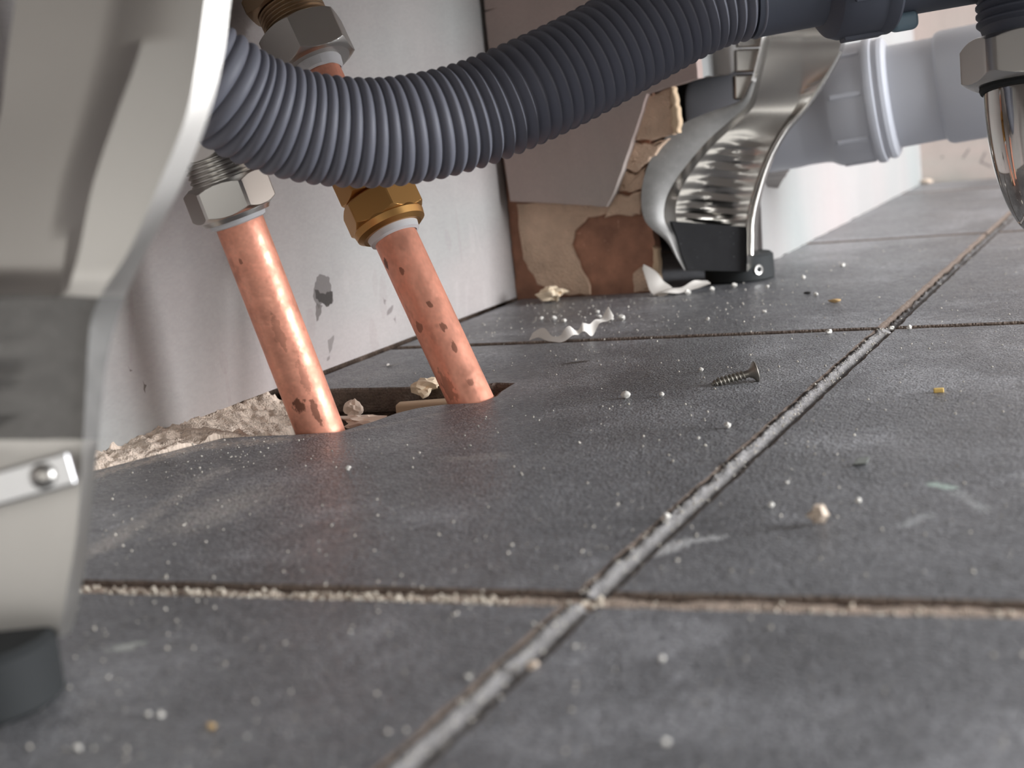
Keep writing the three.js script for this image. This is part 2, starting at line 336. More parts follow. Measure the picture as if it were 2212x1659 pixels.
function copperLook(spots, s) {
  const W = 512, H = 1024;
  const map = dataTexture(W, H, (u, v) => {
    const k = 1 + 0.16 * (fbm(u * 6, v * 24, 24 * 6, 4, 131 + s) - 0.5) + 0.05 * (vnoise(u * 60, v * 160, 9600, 9600, 133 + s) - 0.5);
    let r = 240 * k, g = 168 * k, b = 142 * k;
    const stain = smooth(0.62, 0.8, fbm(u * 9 + 2, v * 22, 198, 4, 141 + s)) * 0.16;
    let d = stain;
    const x = u - 0.5;
    for (const [a, t, ra, rt, w] of spots) { const q = Math.hypot((x - a) / ra, (v - t) / rt) + 1.3 * (fbm(u * 46, v * 90, 9999, 3, 151) - 0.5); d = Math.max(d, w * smooth(1.1, 0.75, q)); }
    return [lerp(r, 110, d), lerp(g, 70, d), lerp(b, 54, d)];
  });
  const rough = dataTexture(256, 512, (u, v) => { const g = 255 * (0.5 + 0.5 * (fbm(u * 10, v * 26, 260, 4, 161 + s) - 0.5)); return [g, g, g]; }, false);
  return std({ name: 'copper', map, roughnessMap: rough, roughness: 1.0, metalness: 0.5, bumpMap: dataTexture(256, 512, (u, v) => { const g = 255 * fbm(u * 8, v * 30, 240, 4, 171 + s); return [g, g, g]; }, false), bumpScale: 0.0003 });
}
M.copperA = copperLook([[-0.07, 0.5, 0.045, 0.018, 0.75], [0.02, 0.47, 0.022, 0.035, 0.6], [0.03, 0.56, 0.03, 0.05, 0.25], [-0.02, 0.7, 0.03, 0.05, 0.25], [-0.09, 0.9, 0.012, 0.008, 0.5]], 0);
M.copperB = copperLook([[-0.17, 0.56, 0.03, 0.012, 0.8], [-0.06, 0.53, 0.02, 0.008, 0.6], [0.04, 0.40, 0.022, 0.009, 0.6], [0.02, 0.45, 0.02, 0.007, 0.6], [0.05, 0.36, 0.018, 0.01, 0.6], [-0.13, 0.42, 0.03, 0.012, 0.5], [0.05, 0.29, 0.03, 0.008, 0.4], [-0.12, 0.3, 0.05, 0.03, 0.35]], 7);

// ---------------------------------------------------------------- the floor: tiles, joints, the hole cut for the pipes
const WALL_X = -0.315, BOX_Z = -0.74, BOX_X = -0.213, FAR_Z = -1.335, JX = -0.1118, JZ = -0.2816, PITCH = 0.32, WIDE = 0.64, JOINT = 0.005;
const floor = struct('floor', 'dark grey slate-look tiled floor covered in dust', 'floor');
const HOLE_BACK = [[-0.2985, -0.5115], [-0.2884, -0.5118], [-0.2769, -0.5111], [-0.2636, -0.5101], [-0.2526, -0.5136], [-0.2423, -0.5105], [-0.2337, -0.5109], [-0.2297, -0.5137], [-0.2234, -0.512]];
const HOLE_FRONT = [[-0.2222, -0.498], [-0.2205, -0.4901], [-0.2217, -0.4806], [-0.2329, -0.4796], [-0.2409, -0.4743], [-0.2452, -0.4661], [-0.2471, -0.4536], [-0.2495, -0.4456], [-0.251, -0.4395], [-0.2646, -0.4366]];
const MORTAR_EDGE = [[-0.2771, -0.4357], [-0.2891, -0.4332], [-0.2946, -0.4207], [-0.3011, -0.4056], [-0.3061, -0.3928], [-0.3105, -0.383]];
{
  seed(100);
  const xs = [WALL_X + 0.0014 - JOINT / 2, JX, JX + WIDE, JX + 2 * WIDE, 1.5], zs = [];
  for (let k = -4; k <= 5; k++) zs.push(Math.max(FAR_Z + 0.0, Math.min(1.1, JZ + k * PITCH)));
  zs[0] = FAR_Z;
  for (let i = 0; i < xs.length - 1; i++) for (let k = 0; k < zs.length - 1; k++) {
    const x0 = xs[i] + JOINT / 2, x1 = xs[i + 1] - JOINT / 2, z0 = zs[k] + JOINT / 2, z1 = zs[k + 1] - (k === 3 ? 0.0046 : JOINT / 2);
    if (z1 - z0 < 0.02) continue;
    const near = z1 < 0.1 && z0 > -0.65 && i < 2;
    let outline = [[x0, z1], [x1, z1], [x1, z0], [x0, z0]];
    if (i === 0 && k === 3) outline = [[x0, z1], [x1, z1], [x1, z0], [x0, z0], [x0, -0.5115], ...HOLE_BACK, ...HOLE_FRONT, ...MORTAR_EDGE];
    const fine = near || (i < 2 && z0 > -1.3 && z1 < 0.1);
    const geo = slab(fine ? ragged(outline, 0.006, 0.00035) : outline, 0, 0.009, 0.0014);
    part('tile', geo, [near ? M.tileNear : M.tileFar, M.tileBody], floor);
  }
  // screed and boards below, cut away round the pipes
  const cut = [[-0.303, -0.517], [-0.219, -0.517], [-0.216, -0.476], [-0.243, -0.462], [-0.2455, -0.434], [-0.303, -0.428]];
  part('screed', slab([[-0.4, 1.2], [1.6, 1.2], [1.6, -1.42], [-0.4, -1.42]], -0.0088, 0.02, 0, [cut]), M.subfloor, floor, 'brown board and adhesive under the tiles');
  part('underfloor', boxM(-0.4, 1.6, -0.09, -0.06, -1.42, 1.2), M.subfloor, floor);
  // joints
  const strip = (x0, z0, x1, z1, wide, top, amp, mat, s, tilt = 0) => {   // tilt lowers the strip towards its +x side
    const L = Math.hypot(x1 - x0, z1 - z0), n = Math.max(4, Math.round(L / 0.0022)), m = 8, nx = -(z1 - z0) / L, nz = (x1 - x0) / L, rows = [];
    for (let i = 0; i <= n; i++) { const t = i / n, row = []; for (let j = 0; j <= m; j++) { const w = (j / m - 0.5) * wide, y = j === 0 || j === m ? top - 0.006   : top - tilt * smooth(0.35, 0.85, j / m) + amp * noise3(t * L * 260, j * 0.9, s, s) + amp * 0.7 * noise3(t * L * 900, j * 1.7, s + 3, s); row.push(V(x0 + (x1 - x0) * t + nx * w, y, z0 + (z1 - z0) * t + nz * w)); } rows.push(row); }
    const g = gridMesh(rows, false), p = g.attributes.position, uv = g.attributes.uv; for (let i = 0; i < p.count; i++) uv.setXY(i, p.getX(i), p.getZ(i));
    return g;
  };
  part('grout_line', strip(JX - 0.0004, 0.04, JX - 0.0004, JZ + 0.002, 0.0062, -0.0001, 0.0002, M.groutLight, 1, 0.0016), M.groutLight, floor, 'pale grey grout line');
  part('grout_line', strip(JX - 0.0004, JZ - 0.003, JX - 0.0004, JZ - PITCH, 0.0062, 0, 0.0004, M.groutLight, 2, 0.0018), M.groutLight, floor, 'pale grey chipped grout line');
  part('grout_line', strip(JX, JZ - PITCH - 0.002, JX, FAR_Z, 0.0058, -0.0018, 0.0008, M.groutLight, 3), M.groutLight, floor, 'pale grey grout line');
  part('grout_line', strip(WALL_X, JZ - 0.0009, JX + WIDE, JZ - 0.0009, 0.0085, -0.0011, 0.0004, M.groutSand, 4), M.groutSand, floor, 'sandy recessed grout line');
  part('grout_line', strip(WALL_X, JZ - PITCH, JX + WIDE, JZ - PITCH, 0.0058, -0.0068, 0.0006, M.subfloor, 5), M.subfloor, floor, 'empty joint between tiles');
  part('grout_line', strip(BOX_X, JZ - 2 * PITCH, JX + WIDE, JZ - 2 * PITCH, 0.0058, -0.0016, 0.0005, M.groutLight, 6), M.groutLight, floor);
  for (const x of [JX + WIDE, JX + 2 * WIDE]) part('grout_line', boxM(x - 0.003, x + 0.003, -0.0085, -0.0015, FAR_Z, 1.1), M.groutLight, floor);
  for (const k of [-3, 1, 2, 3, 4]) part('grout_line', boxM(WALL_X, 1.5, -0.0085, -0.0015, JZ + k * PITCH - 0.003, JZ + k * PITCH + 0.003), M.groutLight, floor);
  // mortar bed exposed along the foot of the wall
  const edge = [[-0.383, -0.3115], [-0.3928, -0.3055], [-0.4056, -0.3], [-0.4207, -0.2935], [-0.4332, -0.288], [-0.4362, -0.274], [-0.444, -0.268], [-0.452, -0.276], [-0.466, -0.286], [-0.482, -0.292], [-0.505, -0.299]], rows = [];
  const xf = (z) => { for (let i = 0; i < edge.length - 1; i++) if (z <= edge[i][0] && z >= edge[i + 1][0]) return lerp(edge[i][1], edge[i + 1][1], (edge[i][0] - z) / (edge[i][0] - edge[i + 1][0])); return edge[edge.length - 1][1]; };
  for (let i = 0; i <= 90; i++) {
    const z = lerp(-0.383, -0.505, i / 90), row = [], inHole = smooth(-0.436, -0.45, z);
    for (let j = 0; j <= 26; j++) {
      const t = j / 26, x = lerp(WALL_X - 0.006, xf(z) + 0.0006 * noise3(z * 300, 1, 2), t);
      let y = lerp(0.0034, 0.0002, t) - inHole * lerp(0.001, 0.007, t) + 0.0011 * noise3(x * 320, z * 320, 3, 5) + 0.0008 * noise3(x * 800, z * 800, 9, 6);
      if (j === 26) y = -0.012;
      row.push(V(x, y, z));
    }
    rows.push(row);
  }
  const g = gridMesh(rows, false), p = g.attributes.position, uv = g.attributes.uv; for (let i = 0; i < p.count; i++) uv.setXY(i, p.getX(i), p.getZ(i));
  part('mortar_bed', g, M.mortar, floor, 'rough sandy mortar along the foot of the wall');
}

// ---------------------------------------------------------------- the room
const ROOM = { x1: 1.5, z1: 1.1, h: 2.3 };
const wallLeft = struct('wall_left', 'pale grey plasterboard wall with dark smudges beside the copper pipes', 'wall');
part('plasterboard', boxM(WALL_X - 0.012, WALL_X, 0.0011, 0.18, -0.76, -0.28), M.wallMarked, wallLeft);
part('plasterboard', boxM(WALL_X - 0.012, WALL_X, 0.0011, 0.18, -0.28, ROOM.z1), M.wall, wallLeft);
part('plasterboard', boxM(WALL_X - 0.012, WALL_X, 0.18, ROOM.h, BOX_Z - 0.02, ROOM.z1), M.wall, wallLeft);
part('backing', boxM(WALL_X - 0.12, WALL_X - 0.012, -0.09, ROOM.h, -1.42, ROOM.z1 + 0.1), M.subfloor, wallLeft);

const wallBack = struct('wall_back', 'boxed-in end of pipe duct with broken plaster and peeled board', 'wall');
seed(300);
const ex = (pts) => pts.map((p) => p);
part('bare_backing', panel(ragged([[-0.3145, -0.004], [-0.2435, -0.004], [-0.2425, 0.02], [-0.243, 0.034], [-0.2445, 0.05], [-0.24, 0.072], [-0.2385, 0.0965], [-0.3145, 0.0965]], 0.004, 0.0004), BOX_Z, 0.008), M.brown, wallBack, 'red-brown bare backing below the board');
part('plaster_patch', panel(ragged([[-0.3095, 0.0465], [-0.2569, 0.0455], [-0.2642, 0.0385], [-0.2737, 0.0373], [-0.2806, 0.0312], [-0.2831, 0.0247], [-0.2786, 0.0111], [-0.2757, 0.0047], [-0.2762, 0.0006], [-0.2868, 0.0008], [-0.3029, 0.0068], [-0.3088, 0.0195], [-0.3095, 0.0331]], 0.003, 0.0005), BOX_Z + 0.0016, 0.0026, 0.0005), M.plasterBeige, wallBack, 'cream patch of old plaster');
part('plaster_patch', panel(ragged([[-0.2545, 0.0004], [-0.2462, 0.0006], [-0.2468, 0.009], [-0.2495, 0.0125], [-0.254, 0.0095]], 0.003, 0.0004), BOX_Z + 0.0008, 0.0016, 0.0003), M.plasterBeige, wallBack);
part('board', panel(ragged([[-0.3128, 0.16], [-0.3127, 0.1379], [-0.3055, 0.1384], [-0.3127, 0.1372], [-0.3125, 0.12], [-0.3095, 0.0483], [-0.2613, 0.0422], [-0.2573, 0.0478], [-0.2474, 0.0683], [-0.2368, 0.092], [-0.2251, 0.0942], [-0.2125, 0.0965], [-0.2125, 0.16]], 0.004, 0.0002), BOX_Z + 0.009, 0.0088, 0.0003), M.boardGrey, wallBack, 'grey-brown board with a slanted broken edge');
part('board', panel([[-0.3146, 0.1604], [-0.2125, 0.1604], [-0.2125, ROOM.h], [-0.3146, ROOM.h]], BOX_Z + 0.009, 0.0088), M.boardGrey, wallBack);
// crumbling plaster between the slanted board edge and the hole: lumps with cracks between them
{
  const bits = [
    [[-0.2415, 0.0905], [-0.2262, 0.094], [-0.2272, 0.085], [-0.2262, 0.079], [-0.2275, 0.0725], [-0.2385, 0.0705], [-0.2465, 0.0715]],
    [[-0.2467, 0.0703], [-0.2385, 0.0692], [-0.2305, 0.071], [-0.236, 0.0655], [-0.2408, 0.061], [-0.2475, 0.0565], [-0.2525, 0.059]],
    [[-0.2528, 0.058], [-0.2478, 0.0553], [-0.2425, 0.059], [-0.2452, 0.049], [-0.252, 0.0475], [-0.2575, 0.0487]],
    [[-0.2578, 0.0474], [-0.252, 0.0462], [-0.2455, 0.0477], [-0.247, 0.0368], [-0.2555, 0.0375], [-0.265, 0.0366], [-0.2622, 0.0425]],
  ];
  bits.forEach((b, i) => { seed(310 + i); part('plaster_lump', panel(ragged(b, 0.0022, 0.0006), BOX_Z + [0.0045, 0.0036, 0.0028, 0.0036][i], 0.006, 0.0009), M.plasterBeige, wallBack); });
  part('plaster_edge', panel(ragged([[-0.2277, 0.0725], [-0.2245, 0.073], [-0.2238, 0.082], [-0.2246, 0.0935], [-0.2268, 0.095], [-0.2272, 0.084]], 0.002, 0.0007), BOX_Z + 0.006, 0.006, 0.0008), M.plasterEdge, wallBack);
  part('plaster_edge', panel(ragged([[-0.2438, 0.0005], [-0.2405, 0.0005], [-0.2402, 0.0205], [-0.2428, 0.022]], 0.002, 0.0005), BOX_Z + 0.003, 0.006, 0.0006), M.plasterEdge, wallBack);
}
// white side of the duct, knocked open at its near lower corner round the waste pipe
const wallDuct = struct('wall_duct', 'white painted side wall of the pipe duct, bright with daylight', 'wall');
{
  seed(330);
  const s = ragged([[0.735, 0.1604], [0.7318, 0.0968], [0.79, 0.0972], [0.83, 0.1045], [0.87, 0.108], [0.905, 0.104], [0.92, 0.085], [0.915, 0.06], [0.895, 0.043], [0.868, 0.036], [0.845, 0.038], [0.834, 0.0455], [0.828, 0.034], [0.824, 0.0], [1.335, 0.0], [1.335, 0.1604]], 0.005, 0.0005);
  const g = panel(s, 0, 0.011, 0.0003).rotateY(Math.PI / 2);   // shape (u, y) with u = -z: x -> -z
  g.translate(BOX_X, 0, 0); planarUV(g);
  part('board', g, M.wallWhite, wallDuct);
  part('board', boxM(BOX_X - 0.011, BOX_X, 0.1604, ROOM.h, FAR_Z, BOX_Z + 0.005), M.wallWhite, wallDuct);
}
const wallFar = struct('wall_far', 'pinkish plaster wall at the far end with grey scratches', 'wall');
part('plaster', boxM(-0.25, -0.01, -0.004, 0.06, FAR_Z - 0.1, FAR_Z), M.farMarked, wallFar);
part('plaster', boxM(-0.01, ROOM.x1 + 0.1, -0.09, 0.06, FAR_Z - 0.1, FAR_Z), M.farWall, wallFar);
part('plaster', boxM(-0.43, ROOM.x1 + 0.1, 0.06, ROOM.h, FAR_Z - 0.1, FAR_Z), M.farWall, wallFar);
const wallFront = struct('wall_front', 'plain painted wall with an added doorway opening behind the viewer', 'wall');
{
  const a = ROOM.z1, b = ROOM.z1 + 0.1, w = ADDED_DOORWAY;
  part('plaster', boxM(-0.43, w.x0, -0.09, ROOM.h, a, b), M.wallFront, wallFront);
  part('plaster', boxM(w.x1, ROOM.x1 + 0.1, -0.09, ROOM.h, a, b), M.wallFront, wallFront);
  part('plaster', boxM(w.x0, w.x1, w.y1, ROOM.h, a, b), M.wallFront, wallFront);
  const d = struct('added_door_1', 'white wooden frame of the added unseen doorway', 'doorway');  // frame added round the unseen opening that carries the fill light
  part('added_door_frame', mergeGeometries([boxM(w.x0 - 0.05, w.x0, 0, w.y1 + 0.05, a - 0.015, b), boxM(w.x1, w.x1 + 0.05, 0, w.y1 + 0.05, a - 0.015, b), boxM(w.x0, w.x1, w.y1, w.y1 + 0.05, a - 0.015, b)]), M.enamel, d);
}
const wallRight = struct('wall_right', 'painted wall with the bathroom window', 'wall');
{
  const a = ROOM.x1, b = ROOM.x1 + 0.1, w = WINDOW;
  part('plaster', boxM(a, b, -0.09, w.y0, FAR_Z, ROOM.z1), M.farWall, wallRight);
  part('plaster', boxM(a, b, w.y1, ROOM.h, FAR_Z, ROOM.z1), M.farWall, wallRight);
  part('plaster', boxM(a, b, w.y0, w.y1, FAR_Z, w.z0), M.farWall, wallRight);
  part('plaster', boxM(a, b, w.y0, w.y1, w.z1, ROOM.z1), M.farWall, wallRight);
  const win = struct('window_1', 'white framed bathroom window', 'window');
  const fr = [boxM(a + 0.03, a + 0.07, w.y0, w.y0 + 0.05, w.z0, w.z1), boxM(a + 0.03, a + 0.07, w.y1 - 0.05, w.y1, w.z0, w.z1), boxM(a + 0.03, a + 0.07, w.y0, w.y1, w.z0, w.z0 + 0.05), boxM(a + 0.03, a + 0.07, w.y0, w.y1, w.z1 - 0.05, w.z1)];
  part('window_frame', mergeGeometries(fr), M.enamel, win);
  part('pane', boxM(a + 0.049, a + 0.051, w.y0 + 0.05, w.y1 - 0.05, w.z0 + 0.05, w.z1 - 0.05), phys({ color: 0xffffff, roughness: 0.02, transmission: 1, thickness: 0 }), win);
}
const ceiling = struct('ceiling', 'plain white ceiling', 'ceiling');
part('plaster', boxM(-0.43, ROOM.x1 + 0.1, ROOM.h, ROOM.h + 0.1, FAR_Z - 0.1, ROOM.z1 + 0.1), M.wallWhite, ceiling);

// ---------------------------------------------------------------- the bath above, standing on its chrome feet
{
  const pos = V(0.06, 0.166, -0.28), lev = [[0, 0.001, 0.001], [0.0, 0.08, 0.4], [0.008, 0.14, 0.5], [0.028, 0.2, 0.58], [0.07, 0.25, 0.64], [0.16, 0.29, 0.69], [0.3, 0.315, 0.72], [0.4, 0.325, 0.735], [0.41, 0.345, 0.755], [0.425, 0.345, 0.755], [0.43, 0.33, 0.74], [0.42, 0.3, 0.71], [0.3, 0.285, 0.69], [0.1, 0.24, 0.62], [0.07, 0.18, 0.54], [0.03, 0.08, 0.4], [0.025, 0.001, 0.001]];
  const rows = lev.map(([y, a, b]) => { const row = []; for (let j = 0; j < 96; j++) { const t = (j / 96) * Math.PI * 2, c = Math.cos(t), s = Math.sin(t), e = 0.62; row.push(V(Math.sign(c) * Math.abs(c) ** e * a, y, Math.sign(s) * Math.abs(s) ** e * b)); } return row; });
  single('bathtub', gridMesh(rows, true, 0.5), M.enamel, 'white bath standing on chrome feet above the pipes', 'bath', pos);
}

// ---------------------------------------------------------------- bath feet: hollow cast shells, cross-sections from top to ankle (world metres)
const FAR_ROWS = [
  [[-0.1892,0.1217,-0.771],[-0.1877,0.1211,-0.7737],[-0.1883,0.1211,-0.7823],[-0.1751,0.1188,-0.7943],[-0.158,0.1163,-0.7957],[-0.1585,0.1162,-0.8055]],
  [[-0.1926,0.1063,-0.7667],[-0.1911,0.1061,-0.7695],[-0.1915,0.106,-0.7782],[-0.1779,0.1041,-0.7904],[-0.161,0.1027,-0.7919],[-0.1613,0.1022,-0.8017]],
  [[-0.1965,0.093,-0.7626],[-0.195,0.0922,-0.7652],[-0.1951,0.0915,-0.7739],[-0.1779,0.0902,-0.7878],[-0.1682,0.0907,-0.7866],[-0.1683,0.0896,-0.7963]],
  [[-0.2015,0.0847,-0.7589],[-0.1987,0.0826,-0.7619],[-0.1982,0.0812,-0.7707],[-0.1815,0.0792,-0.7842],[-0.1765,0.0792,-0.7809],[-0.1765,0.0777,-0.7906]],
  [[-0.215,0.0807,-0.7523],[-0.2068,0.0757,-0.7571],[-0.206,0.0739,-0.766],[-0.1883,0.0697,-0.7795],[-0.1853,0.0701,-0.7754],[-0.1855,0.0679,-0.7849]],
  [[-0.2269,0.0763,-0.7463],[-0.2159,0.0682,-0.7518],[-0.2152,0.066,-0.7605],[-0.1939,0.0604,-0.7754],[-0.191,0.0611,-0.7713],[-0.1912,0.0588,-0.7807]],
  [[-0.236,0.0685,-0.7409],[-0.2236,0.06,-0.7469],[-0.2228,0.0578,-0.7557],[-0.198,0.0512,-0.7719],[-0.1953,0.052,-0.7677],[-0.1951,0.0497,-0.7773]],
  [[-0.2423,0.0569,-0.736],[-0.2312,0.0503,-0.7418],[-0.2297,0.0479,-0.7509],[-0.2015,0.041,-0.7685],[-0.1991,0.0417,-0.7642],[-0.1982,0.0397,-0.7741]],
  [[-0.2446,0.0445,-0.7328],[-0.235,0.0423,-0.7387],[-0.2329,0.0391,-0.7479],[-0.2039,0.032,-0.7659],[-0.2018,0.0324,-0.7613],[-0.1997,0.0316,-0.772]],
  [[-0.2429,0.0338,-0.7315],[-0.2356,0.0339,-0.7369],[-0.2327,0.0316,-0.7466],[-0.2048,0.0257,-0.7643],[-0.2028,0.0261,-0.7597],[-0.2003,0.0248,-0.7705]],
  [[-0.2343,0.0241,-0.7335],[-0.2325,0.0261,-0.7369],[-0.2313,0.0246,-0.7459],[-0.2049,0.0204,-0.7633],[-0.2029,0.0208,-0.7587],[-0.2007,0.0188,-0.7693]],
  [[-0.2302,0.0156,-0.7337],[-0.23,0.0174,-0.7364],[-0.23,0.0164,-0.745],[-0.205,0.0122,-0.7618],[-0.2032,0.0127,-0.7571],[-0.2008,0.0123,-0.768]],
  [[-0.2272,0.01,-0.734],[-0.2274,0.0102,-0.7362],[-0.2278,0.0087,-0.7446],[-0.205,0.005,-0.7604],[-0.2034,0.0056,-0.7557],[-0.202,0.0081,-0.7668]],
];
const NEAR_ROWS = [
  [[-0.1925,0.121,-0.243],[-0.1731,0.1188,-0.2478],[-0.1672,0.1181,-0.2469],[-0.1585,0.1172,-0.2505],[-0.157,0.1171,-0.2556]],
  [[-0.1943,0.1108,-0.2404],[-0.1753,0.1088,-0.245],[-0.1696,0.1082,-0.244],[-0.1601,0.1072,-0.248],[-0.1585,0.1069,-0.2531]],
  [[-0.1957,0.1006,-0.2379],[-0.1784,0.0988,-0.2418],[-0.1734,0.0984,-0.2406],[-0.1623,0.0972,-0.2452],[-0.161,0.0969,-0.2501]],
  [[-0.199,0.089,-0.2343],[-0.1819,0.0874,-0.2382],[-0.1774,0.0871,-0.2368],[-0.167,0.086,-0.2411],[-0.1657,0.0855,-0.246]],
  [[-0.2023,0.0781,-0.2309],[-0.1839,0.0765,-0.2353],[-0.1798,0.0764,-0.2338],[-0.1719,0.0756,-0.2371],[-0.1715,0.075,-0.2416]],
  [[-0.204,0.0715,-0.229],[-0.1849,0.0699,-0.2337],[-0.1816,0.07,-0.2318],[-0.1763,0.069,-0.2339],[-0.1748,0.0683,-0.2389]],
  [[-0.2057,0.0657,-0.2272],[-0.186,0.0641,-0.2321],[-0.1824,0.0642,-0.2304],[-0.1784,0.0638,-0.2321],[-0.1769,0.0629,-0.237]],
  [[-0.2074,0.0579,-0.225],[-0.187,0.0563,-0.2303],[-0.1834,0.0565,-0.2286],[-0.1792,0.056,-0.2303],[-0.1787,0.0552,-0.2348]],
  [[-0.2092,0.0461,-0.2221],[-0.188,0.0445,-0.2277],[-0.1845,0.0449,-0.226],[-0.1801,0.0444,-0.2278],[-0.1802,0.0434,-0.232]],
  [[-0.2104,0.0303,-0.2186],[-0.1892,0.0288,-0.2243],[-0.1856,0.0293,-0.2226],[-0.1816,0.0289,-0.2243],[-0.1822,0.0278,-0.2283]],
  [[-0.2108,0.0183,-0.2163],[-0.1901,0.0171,-0.2217],[-0.1867,0.0177,-0.22],[-0.1838,0.0174,-0.2213],[-0.184,0.0161,-0.2253]],
  [[-0.2106,0.0119,-0.2152],[-0.191,0.0107,-0.2202],[-0.1876,0.0114,-0.2185],[-0.185,0.0114,-0.2196],[-0.1857,0.011,-0.2237]],
];
const away = (p, d) => p.clone().addScaledVector(p.clone().sub(EYE).normalize(), d);
function footShell(rowsIn, build, sub = 6, from = 0, to = 99) {
  // columns of control points become curves down the foot; rows are rebuilt finer
  const src = rowsIn.map((r) => r.map((p) => V(...p)));
  const up = src[0].map((p, j) => p.clone().add(p.clone().sub(src[1][j]).multiplyScalar(3)));   // carries on up to the bath
  src.unshift(up);
  const curves = src[0].map((_, j) => new THREE.CatmullRomCurve3(src.map((r) => r[j]), false, 'catmullrom', 0.5)), n = (src.length - 1) * sub, rows = [];
  for (let i = 0; i <= n; i++) { const t = i / n; if (t * (src.length - 1) < from || t * (src.length - 1) > to) continue; rows.push(build(curves.map((c) => c.getPoint(t)), t * (src.length - 1))); }
  const mid = (r) => { const c = V(0, 0, 0); r.forEach((p) => c.add(p)); return c.multiplyScalar(1 / r.length); };
  const first = mid(rows[0]), last = mid(rows[rows.length - 1]);
  rows.unshift(rows[0].map(() => first.clone())); rows.push(rows[rows.length - 1].map(() => last.clone()));
  return gridMesh(rows, true, 0.55);
}
function adjuster(centre, r, h) {   // round black levelling pad with a set-screw hole in its rim
  const fr = axisFrame(centre, V(0, 1, 0));
  return turned(fr, [[0, 0.0001], [0, r - 0.0008], [0.0008, r], [h - 0.0012, r], [h, r - 0.0012], [h, 0.0001]], 64, 0.5);
}
{
  const base = V(-0.2115, 0, -0.772);
  const foot = group('bath_foot', 'chrome bath foot with curled knee, standing against the broken duct corner', 'bath foot', base, 'chrome bath feet');
  const shell = footShell(FAR_ROWS, (c, t) => {
    // the plate overhangs towards the bath above and the channel deepens towards the ankle
    const over = -0.015 * smooth(5, 0.5, t), deep = 0.009 * smooth(4.5, 9.5, t), [a, b, c2, d2, e, f] = c.map((p, j) => away(p, over - (j === 3 || j === 4 ? 0.010 : 0))), cc = away(c2, deep), d = away(d2, deep), row = [a, b, c2, cc];
    for (let k = 1; k < 8; k++) { const u = k / 8, p = cc.clone().lerp(d, u), w = smooth(5.2, 6.2, t) * smooth(10.3, 9.6, t) * Math.sin(u * Math.PI); row.push(away(p, 0.0012 * smooth(4.5, 6, t) * Math.sin(u * Math.PI) - 0.0008 * w * Math.sin((t - 0.25 * u) * 10))); }
    row.push(d, d2, e, f, away(f, 0.013), away(cc.clone().lerp(d, 0.5), 0.016), away(a.clone().lerp(cc, 0.3), 0.006));
    return row;
  });
  part('shell', local(shell, base), M.chromeDull, foot, 'hollow chromed shell with a rippled inside face');
  // polished rolled rim down the right edge
  {
    const rim = new THREE.CatmullRomCurve3(FAR_ROWS.slice(1, -1).map((r, i) => away(V(...r[4]).lerp(V(...r[5]), 0.3), -0.0085 - 0.015 * smooth(5, 0.5, i + 2))));
    part('rim', local(sweep(rim, (q, u) => 0.0011 + 0.0007 * smooth(0.55, 0.75, u), 90, 20, null), base), M.chromeTrap, foot, 'polished chrome rim');
  }
  // satin outside of the curled knee, a skin over the shell's left edge
  {
    const src = FAR_ROWS.map((r, i) => r.map((p) => away(V(...p), -0.015 * smooth(5, 0.5, i + 1)))).slice(2), ca = new THREE.CatmullRomCurve3(src.map((r) => r[0])), cb = new THREE.CatmullRomCurve3(src.map((r) => r[1])), rows = [];
    for (let i = 0; i <= 60; i++) { const t = i / 60, a = ca.getPoint(t), b = cb.getPoint(t), row = []; for (let k = 0; k <= 6; k++) { const p = a.clone().lerp(b, k / 6); row.push(away(p, -0.0006 - 0.0011 * Math.sin((k / 6) * Math.PI))); } for (let k = 6; k >= 0; k--) row.push(away(a.clone().lerp(b, k / 6), 0.0004)); rows.push(row); }
    part('knee_skin', planarUV(local(gridMesh(rows, true, 0.7), base)), M.castZinc, foot, 'satin grey outside of the curled knee');
  }
  // black plastic socket closing the ankle above the pad
  {
    const q = [9, 10, 11, 12].map((i) => [V(...FAR_ROWS[i][1]).lerp(V(...FAR_ROWS[i][2]), 0.55), V(...FAR_ROWS[i][3])]), rows = [];
    q.forEach(([a, b]) => { const row = []; for (let k = 0; k <= 4; k++) row.push(away(a.clone().lerp(b, k / 4), -0.0012 - 0.012 * (k / 4))); for (let k = 4; k >= 0; k--) row.push(away(a.clone().lerp(b, k / 4), 0.003)); rows.push(row); });
    const mid = (r) => { const c = V(0, 0, 0); r.forEach((p) => c.add(p)); return c.multiplyScalar(1 / r.length); }, f = mid(rows[0]), l = mid(rows[3]);
    rows.unshift(rows[0].map(() => f.clone())); rows.push(rows[rows.length - 1].map(() => l.clone()));
    part('ankle_socket', planarUV(local(gridMesh(rows, true, 0.5), base)), M.blackPlastic, foot, 'black scuffed plastic block at the ankle');
  }
  part('adjuster_pad', local(adjuster(V(-0.2115, 0, -0.772), 0.0166, 0.0125), base), M.rubber, foot, 'black round levelling pad');
  const ring = axisFrame(V(-0.2115 + 0.0166 * 0.74, 0.0055, -0.772 + 0.0166 * 0.673), V(0.74, 0, 0.673));
  part('set_screw', local(turned(ring, [[-0.003, 0.0001], [-0.0015, 0.0013], [0.0004, 0.0013], [0.0005, 0.0022], [0.0002, 0.0025], [-0.0006, 0.0025]], 24, 0.5), base), M.chromeDull, foot, 'small set screw socket');
  [[-0.1978, 0.1135, -0.7705, 0.0122, 0.0103], [-0.1995, 0.1025, -0.7705, 0.0119, 0.0108], [-0.2015, 0.0905, -0.7715, 0.0116, 0.0117]].forEach(([x, y, z, w, h]) => {
    const g = new RoundedBoxGeometry(w, h, 0.008, 3, 0.0012); g.rotateZ(-0.06); g.rotateY(0.4); g.translate(x, y, z); part('wedge_block', local(g, base), M.chromeDull, foot);
  });
}
